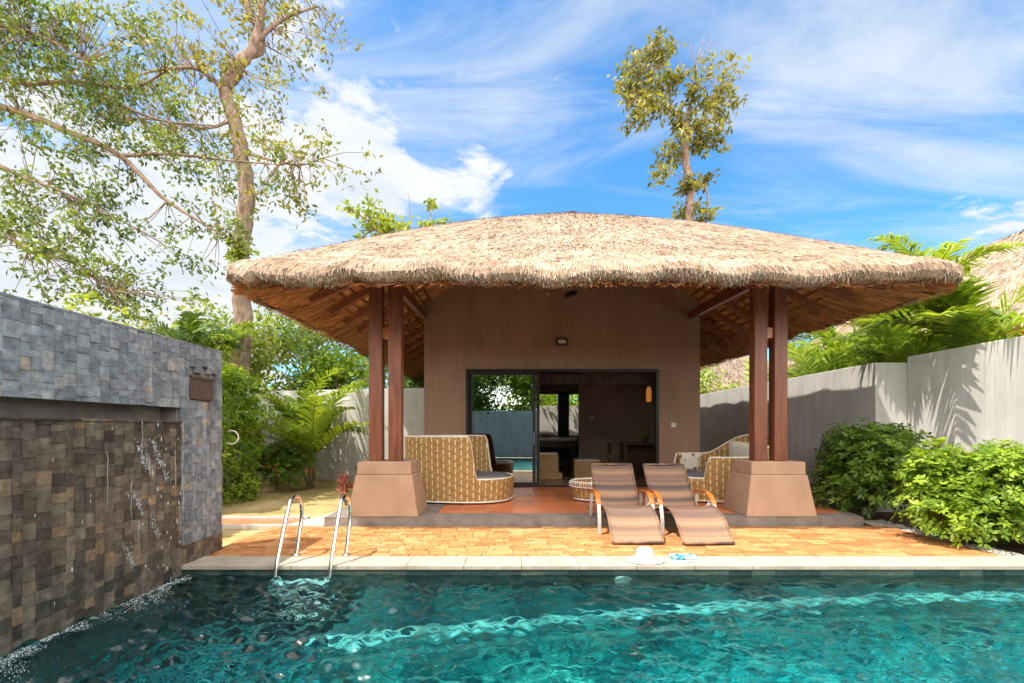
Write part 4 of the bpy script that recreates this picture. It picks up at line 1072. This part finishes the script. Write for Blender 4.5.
pz = MB().lathe([(.09,0),(.09,.015),(.08,.02),(.0,.022)], (0,0,0), 24).build('pale_spot_disc', M['lens']); pz.location = (1.15,5.005,-.13); pz.rotation_euler = (PI/2,0,0)  # added disc painting a pale reflection in the water, no lamp
tag(pz, 'round pale disc added on the far pool wall for a bright reflection below the hat', 'disc')
hk = MB().tube([(0.08*math.cos(a),0,.08*math.sin(a)) for a in np.linspace(-2.2,2.2,14)], .007, 6).build('hose_hook', M['cream_fabric']); hk.location = (-3.34,5.72,1.42-.0)
tag(hk, 'pale looped hose end hanging at the end of the slate wall', 'hose')

# ------------------------------------------------------------------ planting, right side
bush('bush', 'shaded dark green bush against the right wall near the plinth', 'bush', (5.70,7.75,.06), (.88,1.05,1.44), 28, 2300, L_BUSH, .10, .042, 7, 'bushes along the right wall')
bush('bush', 'bright sunlit bush at the pool corner by the right wall', 'bush', (5.85,6.05,.06), (.95,.80,1.24), 28, 2900, L_BRIGHT, .08, .036, 7, 'bushes along the right wall')
bush('bush', 'low sunlit bush between the bright corner bush and the right frame edge', 'bush', (6.35,5.4,.06), (.5,.5,1.0), 12, 1200, L_BRIGHT, .08, .036, 7, 'bushes along the right wall')
CLIP = lambda p: (p[0] < 7.3 and p[2] < 3.0) or (p[0] < 6.2)
G_P = 'palms over the right wall'
for i,(x,y,z,h,nf,FL,sd,lab) in enumerate((
    (7.5,12.0,.05,2.2,11,1.9,3,'areca palm beside the right post, nearest the villa'),
    (7.45,10.2,.05,2.2,12,1.8,4,'areca palm over the middle of the right wall'),
    (7.45,8.3,.05,2.3,12,1.9,5,'areca palm casting frond shadows down the right wall'),
    (8.3,9.6,.05,2.4,10,1.9,6,'taller areca palm set back from the right wall'),
    (7.6,14.0,.05,2.3,11,2.0,22,'areca palm farthest back along the right wall'),
    (9.6,14.2,.05,3.2,11,2.2,23,'areca palm in front of the far low thatched house'),
    (8.9,11.4,.05,2.8,11,2.1,9,'areca palm behind the one nearest the villa'),
    (7.6,9.2,.05,2.5,11,1.9,12,'areca palm between the shadow casting palm and the middle one'))):
    palm('areca_palm', lab, (x,y,z), h, nf, FL, L_PALM, 0, .045, 2, .6, G_P, .62, (.5,1.5), sd, clip=CLIP)
palm('areca_palm', 'arching palm whose fronds hang over the near part of the right wall', (7.45,7.95,.05), 2.9, 7, 1.75, L_PALM, 0, .05, 1, .4, G_P, .6, (.35,1.0), 41, (PI-.9,PI+1.1), .42, CLIP)
palm('areca_palm', 'palm frond tips standing up above the right thatch eave', (8.9,10.2,.05), 4.4, 8, 1.7, L_PALM, 0, .06, 1, .4, G_P, .5, (.7,1.45), 15)
bush('hedge', 'leafy ground plants along the top of the right wall by the frame edge', 'bush', (7.55,6.6,1.75), (.4,1.2,1.05), 10, 380, L_BRIGHT, .11, .06, 6)

# neighbouring thatched houses
nv = thing('thatched_house', 'neighbouring thatched house beyond the palms at the right edge', 'house', (19,18,0), 0, 'neighbouring thatched houses')
thatch_roof(nv, (19,18,0), (13.0,27.0,11.5,26), .9, (19.0,20.5,17.0,20), .6, 4.15, 8.9, .5, .15, 9000, False, blade=(.45,.03))
MB().box(14.6,25.5,13.2,24.5,0,4.3).build('wall', M['stucco'], nv, (19,18,0))
MB().box(13.3,26.7,11.8,25.7,4.2,4.26).build('soffit', M['soffit'], nv, (19,18,0))
nv2 = thing('thatched_house', 'far low thatched house behind the right posts', 'house', (12,28,0), 0, 'neighbouring thatched houses')
thatch_roof(nv2, (12,28,0), (8.0,17.0,24,33), .9, (11.5,13.5,27.5,29.5), .6, 3.3, 5.8, .45, .15, 5000, False, blade=(.5,.04))
MB().box(9.2,15.8,25.3,31.8,0,3.5).build('wall', M['stucco'], nv2, (12,28,0))

# ------------------------------------------------------------------ planting, left side
def hedge_box(name, label, x0,x1,y0,y1,z1,n,mat):
    o = thing(name, label, 'hedge', ((x0+x1)/2,(y0+y1)/2,.045)); mb = MB(); c = np.array([(x0+x1)/2,(y0+y1)/2,.045])
    st = MB()
    for k in range(9):
        yy = y0+(k+.5)*(y1-y0)/9-c[1]; st.tube(spline([(0,yy,0),(random.uniform(-.1,.1),yy+.05,z1*.5),(random.uniform(-.2,.2),yy,z1*.88)],4), [.02]*5+[.012]*3+[.005], 5)
    st.build('stem', M['stem'], o)
    p = rng.uniform(0,1,(n,3)); f = rng.integers(0,5,n)
    q = np.abs(rng.normal(0,.05,n))
    nr = np.zeros((n,3))
    for k,(ax,val,sg) in enumerate(((0,1,1),(0,0,-1),(1,0,-1),(1,1,1),(2,1,1))):
        m = f==k; p[m,ax] = val; nr[m,ax] = sg
    P3 = np.column_stack([x0+p[:,0]*(x1-x0), y0+p[:,1]*(y1-y0), .06+p[:,2]*(z1-.06)])
    lump = .10*np.sin(P3[:,1]*4+P3[:,2]*3)+.07*np.sin(P3[:,2]*9+P3[:,0]*5)+.05*np.sin(P3[:,1]*11)
    P3 += nr*(lump-q*2.2)[:,None] - c
    P3[:,2] = np.maximum(P3[:,2],.02)
    rosettes(mb, P3, nr+np.array([0,0,.6])+rng.normal(0,.3,(n,3)), 5, .085, .045)
    mb.build('foliage', mat, o); return o
hedge_box('clipped_hedge', 'tall green hedge standing behind the end of the slate waterfall wall', -6.3,-5.38,7.9,10.3,2.62,3400,L_BRIGHT)
fb = bush('flowering_bush', 'bush dotted with small red flowers beside the hedge', 'bush', (-5.35,11.3,.05), (.9,.6,1.1), 14, 900, L_HEDGE, .10, .04, 6)
for i in range(24):
    d = sphere(1); d[:,1] = -np.abs(d[:,1]); p = d*np.array([.78,.55,.42])+np.array([0,0,.60])
    mb = MB(); rosettes(mb, p*0, d, 5, .04, .026); q = mb.build('flower', L_RED, fb); q.location = p[0]
palm('areca_palm', 'bushy areca palm in front of the left grey garden wall', (-5.1,12.4,.05), .7, 11, 2.6, L_PALM, 0, .04, 3, .6, None, .55, (.75,1.55), 21)
bush('croton_plant', 'small red leaved plant beside the left plinth', 'plant', (-3.22,9.3,.05), (.13,.13,.66), 3, 26, L_CROTON, .13, .035, 6)
bush('ground_fern', 'low green fern clump at the foot of the left garden wall', 'plant', (-3.7,12.9,.05), (.7,.35,.55), 5, 140, L_HEDGE, .16, .04, 6)
# behind the slate wall
bush('round_treetop', 'yellow green leafy treetop rising just above the slate wall', 'tree', (-5.35,6.0,.05), (.62,.62,3.15), 8, 420, L_YOUNG, .10, .05, 6)
palm('fan_palm', 'green palm showing above the far end of the slate wall', (-7.75,11.4,.05), 3.3, 10, 1.35, L_PALM2, 0, .06, 1, .4, None, .5, (.1,1.2), 31)
palm('areca_palm', 'yellow green palm below the leaning trunk', (-8.0,13.2,.05), 3.5, 10, 1.6, L_PALM, 0, .06, 1, .4, None, .5, (.1,1.3), 33)

# ------------------------------------------------------------------ trees
def clump_along(pts, n, R, wt, start=.3, jit=.5, drop=0):
    sp = spline(pts, 8); out = []
    for i in range(n):
        p = sp[int(len(sp)*(start+(1-start)*(i+random.random())/n)*.999)]
        q = rng.normal(0, jit, 3); out.append((p.x+q[0], p.y+q[1], p.z+q[2]*.8-drop, R*random.uniform(.7,1.2), wt))
    return out
# tall leaning tree
tk = [P(240,395,14.0),P(243,300,14),P(241,245,14),P(247,200,14),P(241,150,14),P(231,110,14),P(226,88,14),P(240,68,14),P(256,40,14.1),P(262,5,14.2),P(268,-60,14.3)]
f2 = [P(228,88,14),P(236,60,14.2),P(262,48,14.5),P(250,12,14.7),P(232,-20,15),P(215,-70,15)]
f3 = [P(256,42,14.1),P(280,20,14.4),P(300,12,14.8),P(318,6,15)]
b1 = [P(237,150,14),P(270,160,13.6),P(300,165,13.3),P(322,158,13)]
b2 = [P(228,95,14),P(200,70,13.4),P(160,70,12.6),P(120,82,12)]
b3 = [P(232,120,14),P(205,128,13.6),P(160,120,13),P(110,118,12.6)]
lm = [(tk,[.31,.25,.225,.225,.20,.19,.19,.145,.125,.11,.07]),(f2,[.15,.12,.10,.09,.07]),(f3,[.08,.05,.02]),(b1,[.045,.03,.012]),(b2,[.07,.045,.02]),(b3,[.05,.035,.015])]
cl = clump_along(f3,10,.75,3,.2,.5) + clump_along(b1,12,.7,3,.25,.55) + clump_along(b2,16,.8,3,.15,.6) + clump_along(b3,14,.7,3,.2,.55) + clump_along(f2,12,.8,3,.2,.7) + clump_along(tk[7:],14,.9,3,0,.8)
for (px,py) in ((270,130),(285,105),(215,60),(175,50),(160,20),(190,15),(130,30),(285,200),(262,190),(300,210),(275,85),(290,180),(215,210)):
    x,y,z = P(px,py,13.6+random.uniform(-.8,.8)); cl.append((x,y,z,.7,4))
tree('tall_tree', 'tall leaning tree with a pale bare trunk behind the left roof corner', (tk[0][0],14.0,.05), [([(tk[0][0],14,.05)]+[tk[0]],[.42,.36])]+lm, cl, L_TREE2, M['bark'], .17, .075, per=13, sd=.34)
vn = bush('vine_clump', 'bright green creeper on the trunk just above the thatch corner', 'plant', (-7.75,13.55,5.4), (.42,.3,1.5), 6, 130, L_YOUNG, .14, .06, 6)
# overhanging tree from the left
q1 = [(-13.5,9.2,5.5)]+[P(-60,92,9.6),P(0,106,9.4),P(60,128,9.3),P(120,156,9.3),P(160,195,9.2),P(205,225,9.2),P(235,240,9.2)]
q2 = [P(120,156,9.3),P(170,154,9.5),P(225,160,9.8),P(280,165,10)]
q3 = [(-13.5,9.2,7)]+[P(-40,70,10.2),P(20,83,10),P(80,82,10),P(130,88,10.1),P(165,72,10.2)]
q4 = [(-13.4,9.2,3.5)]+[P(-30,215,8.6),P(20,245,8.4),P(70,262,8.3),P(110,290,8.2)]
q5 = [P(80,84,10),P(110,100,9.8),P(160,120,9.8),P(220,126,9.9)]
q6 = [(-13.5,9.2,8)]+[P(-30,30,9),P(10,28,8.8),P(50,40,8.7),P(85,60,8.6)]
q7 = [(-13.4,9.2,5)]+[P(-30,170,8.9),P(30,180,8.8),P(80,200,8.7),P(130,225,8.6)]
tr0 = [(-14.2,9.2,.05),(-14,9.2,3),(-13.5,9.2,6.5),(-13.3,9.4,12)]
lm = [(tr0,[.4,.35,.3,.2]),(q1,[.12,.075,.065,.055,.048,.036,.022,.008]),(q2,[.04,.03,.02,.008]),(q3,[.10,.055,.05,.045,.035,.02]),(q4,[.07,.036,.03,.018,.008]),(q5,[.04,.03,.02,.01]),(q6,[.08,.05,.035,.02,.01]),(q7,[.06,.03,.02,.01])]
cl = clump_along(q1,22,.55,3,.3,.35,.1)+clump_along(q2,12,.5,3,.1,.35)+clump_along(q3,22,.6,4,.3,.5)+clump_along(q4,22,.5,4,.3,.35,.1)+clump_along(q5,14,.5,3,.1,.4)+clump_along(q6,22,.6,5,.3,.45)+clump_along(q7,20,.45,3,.25,.4)
for (px,py,wt) in ((10,15,6),(40,10,6),(70,30,5),(20,55,6),(100,20,5),(140,25,4),(60,60,5),(20,140,3),(90,130,3),(150,150,3),(185,200,3),(215,185,3),(170,255,4),(150,285,4),(185,290,4),(120,300,4),(90,250,4),(30,200,4),(60,215,4),(10,230,4),(130,255,3),(110,35,4),(215,150,2),(190,110,3)):
    x,y,z = P(px,py,9+random.uniform(-.6,.6)); cl.append((x,y,z,.5,wt))
tree('overhanging_tree', 'long leafy boughs reaching in over the slate wall from the left', (-14.2,9.2,.05), lm, cl, L_TREE, M['bark_grey'], .105, .048, per=19, sd=.33)
# lone tree behind the roof
lt = [P(688,330,22),P(690,225,22),P(690,190,22),P(686,160,22),P(686,130,22),P(690,108,22)]
a1 = [P(686,126,22),P(672,112,22),P(655,100,21.8),P(630,102,21.6)]
a2 = [P(688,112,22),P(694,92,22.1),P(698,60,22.2),P(704,36,22.3)]
a3 = [P(690,135,22),P(704,118,22.2),P(712,95,22.3),P(718,75,22.4)]
a4 = [P(691,190,22),P(704,186,22),P(708,205,22),P(704,226,22)]
a5 = [P(698,75,22.2),P(692,55,22.1),P(690,40,22)]
a6 = [P(672,112,22),P(668,88,22),P(662,62,22),P(655,48,22)]
lm = [([(lt[0][0],22,.05),lt[0]],[.32,.25]),(lt,[.25,.19,.18,.17,.16,.12]),(a1,[.10,.07,.05,.02]),(a2,[.07,.045,.028,.01]),(a3,[.06,.045,.035,.015]),(a4,[.07,.05,.04,.02]),(a5,[.03,.02,.008]),(a6,[.08,.05,.03,.02]),
      ([P(698,60,22.2),P(710,45,22.2),P(712,32,22.2)],[.03,.02,.006]),([P(696,85,22.2),P(684,70,22),P(678,55,22)],[.03,.02,.006])]
cl = []
for (px,py,R,wt) in ((632,75,.9,9),(650,58,.9,9),(660,48,.7,7),(640,100,.8,7),(625,92,.6,5),(655,85,1.0,10),(672,80,.7,6),(660,105,.8,6),(632,120,.6,4),(645,112,.6,4),(712,80,.9,9),(722,92,.7,7),(716,110,.7,6),(705,95,.6,4),(718,130,.6,4),(714,143,.6,5),(698,145,.7,5),(680,148,.6,4),(674,160,.7,4),(664,175,.6,4),(672,138,.6,3),(696,125,.5,4),(694,185,.5,4),(704,180,.5,3),(688,212,.6,7),(700,216,.5,5),(676,120,.6,5),(684,190,.5,3)):
    x,y,z = P(px,py,22+random.uniform(-.8,.8)); cl.append((x,y,z,R*.9,wt))
tree('lone_tree', 'lone tall tree with a forked reddish trunk rising behind the thatched roof', (lt[0][0],22,.05), lm, cl, L_TREE2, M['bark'], .28, .12, per=26, sd=.55, droop=.1)
# small tree showing over the roof
s0 = P(400,300,21)
lm = [([(s0[0],21,.05),s0],[.25,.14]),([s0,P(392,250,21),P(372,225,21),P(350,208,21)],[.12,.09,.05,.02]),([s0,P(406,240,21),P(410,215,21),P(408,192,21)],[.08,.05,.03,.008]),([s0,P(425,240,21),P(430,220,21),P(430,205,21)],[.08,.05,.03,.01])]
cl = []
for (px,py,R,wt) in ((352,209,.35,3),(372,216,.6,7),(382,222,.6,8),(392,230,.6,8),(375,232,.5,5),(362,238,.4,3),(430,205,.3,3),(428,228,.4,5),(420,238,.5,5),(445,222,.3,3),(405,228,.35,3)):
    x,y,z = P(px,py,21+random.uniform(-.4,.4)); cl.append((x,y,z,R,wt))
tree('small_tree', 'small sparse tree peeping over the left slope of the thatch', (s0[0],21,.05), lm, cl, L_YOUNG, M['bark_grey'], .26, .14, per=14, sd=.7, droop=0)
# dense garden trees behind the left wall
def garden_tree(label, x, y, h, R, wt, mat, L=.17, group='garden trees beyond the walls', n=22, name='garden_tree'):
    tp = (x,y,h*.55); lm = [([(x,y,.05),(x+.1,y,h*.3),tp],[.16,.12,.09])]; cl = []
    for k in range(n):
        a = rng.uniform(0,2*PI); q = math.sqrt(rng.random()); z = h*(.32+.62*rng.random())
        rr = R*math.sqrt(max(.1,1-((z/h-.62)/.45)**2))*q
        c = (x+rr*math.cos(a), y+rr*math.sin(a), z); cl.append((*c, R*.42, wt))
        if k%3==0: lm.append(([tp,(x+rr*.5*math.cos(a),y+rr*.5*math.sin(a),(tp[2]+z)/2),c],[.06,.04,.015]))
    return tree(name, label, (x,y,.05), lm, cl, mat, M['bark_grey'], L*1.15, L*.55, group=group, per=34, sd=.8, droop=.2)
garden_tree('mid green garden tree right of the leaning trunk', -6.7,16.6,5.6,1.7,6,L_FAR,.16)
garden_tree('garden tree seen under the left eave of the villa', -4.6,18.2,5.0,1.7,6,L_FAR,.17)
garden_tree('light green garden tree left of the leaning trunk', -8.8,15.6,5.4,1.7,7,L_YOUNG,.16)
garden_tree('bushy yellow green tree close behind the end of the slate wall', -7.7,11.6,3.7,.9,6,L_YOUNG,.12)
garden_tree('pale green small tree under the left thatch corner', -5.6,15.6,4.3,1.2,6,L_BRIGHT,.14)
garden_tree('garden tree nearest the villa under the left eave', -3.0,19.5,5.2,1.5,6,L_FAR,.18)
garden_tree('broad far tree low above the slate wall', -14.5,21,5.6,2.6,6,L_TREE2,.2)
garden_tree('far tree at the left beyond the slate wall', -19.0,22,6.0,2.8,6,L_TREE2,.2)
garden_tree('green tree behind the wall seen through the back windows', 1.2,22.6,4.6,1.8,6,L_BRIGHT,.18)
garden_tree('second green tree behind the wall seen through the back windows', 3.8,22.8,4.4,1.6,6,L_BRIGHT,.18)
garden_tree('shrubby tree between the far thatched house and the villa', 7.6,22,4.6,1.6,6,L_BRIGHT,.18)
garden_tree('dark tree top just showing over the right roof slope', 16.5,24.5,10.2,1.8,5,L_FAR,.2)
# behind the viewer: what the door glass mirrors
garden_tree.__defaults__ = garden_tree.__defaults__[:2]+(42,)+garden_tree.__defaults__[3:]
garden_tree('leafy tree behind the viewer mirrored in the door glass', -2.6,-6.6,6.5,2.0,7,L_BUSH,.2,'trees mirrored in the door glass')
garden_tree('second leafy tree behind the viewer mirrored in the door glass', 1.2,-7.2,6.0,2.0,7,L_BRIGHT,.2,'trees mirrored in the door glass')
garden_tree('third leafy tree behind the viewer mirrored in the door glass', -6.6,-7,6.8,2.2,7,L_BUSH,.2,'trees mirrored in the door glass')
garden_tree('fourth leafy tree behind the viewer mirrored in the door glass', 4.8,-7,6.2,2.2,7,L_BUSH,.2,'trees mirrored in the door glass')
# far wood on the horizon
fw_ = MB(); n = 9000; a = rng.uniform(-1.3,1.3,n); R = rng.uniform(60,75,n); z = rng.random(n)**1.3*5.5*(1+.3*np.sin(a*23)+.2*np.sin(a*51))
pp_ = np.column_stack([R*np.sin(a), R*np.cos(a), z]); leaves(fw_, pp_, rng.normal(size=(n,3)), rng.uniform(.7,1.6,n), .7)
setting(fw_.build('far_wood', L_FAR), 'stuff')

# ------------------------------------------------------------------ render settings
scene.render.engine = 'CYCLES'
cy = scene.cycles
cy.max_bounces = 10; cy.diffuse_bounces = 4; cy.glossy_bounces = 4; cy.transmission_bounces = 6; cy.transparent_max_bounces = 12
cy.caustics_reflective = False; cy.caustics_refractive = True; cy.sample_clamp_indirect = 4; cy.use_denoising = True
scene.render.resolution_x = 1024; scene.render.resolution_y = 683
vs = scene.view_settings; vs.view_transform = 'Standard'; vs.look = 'None'; vs.exposure = 1.70; vs.gamma = 1; vs.use_curve_mapping = False
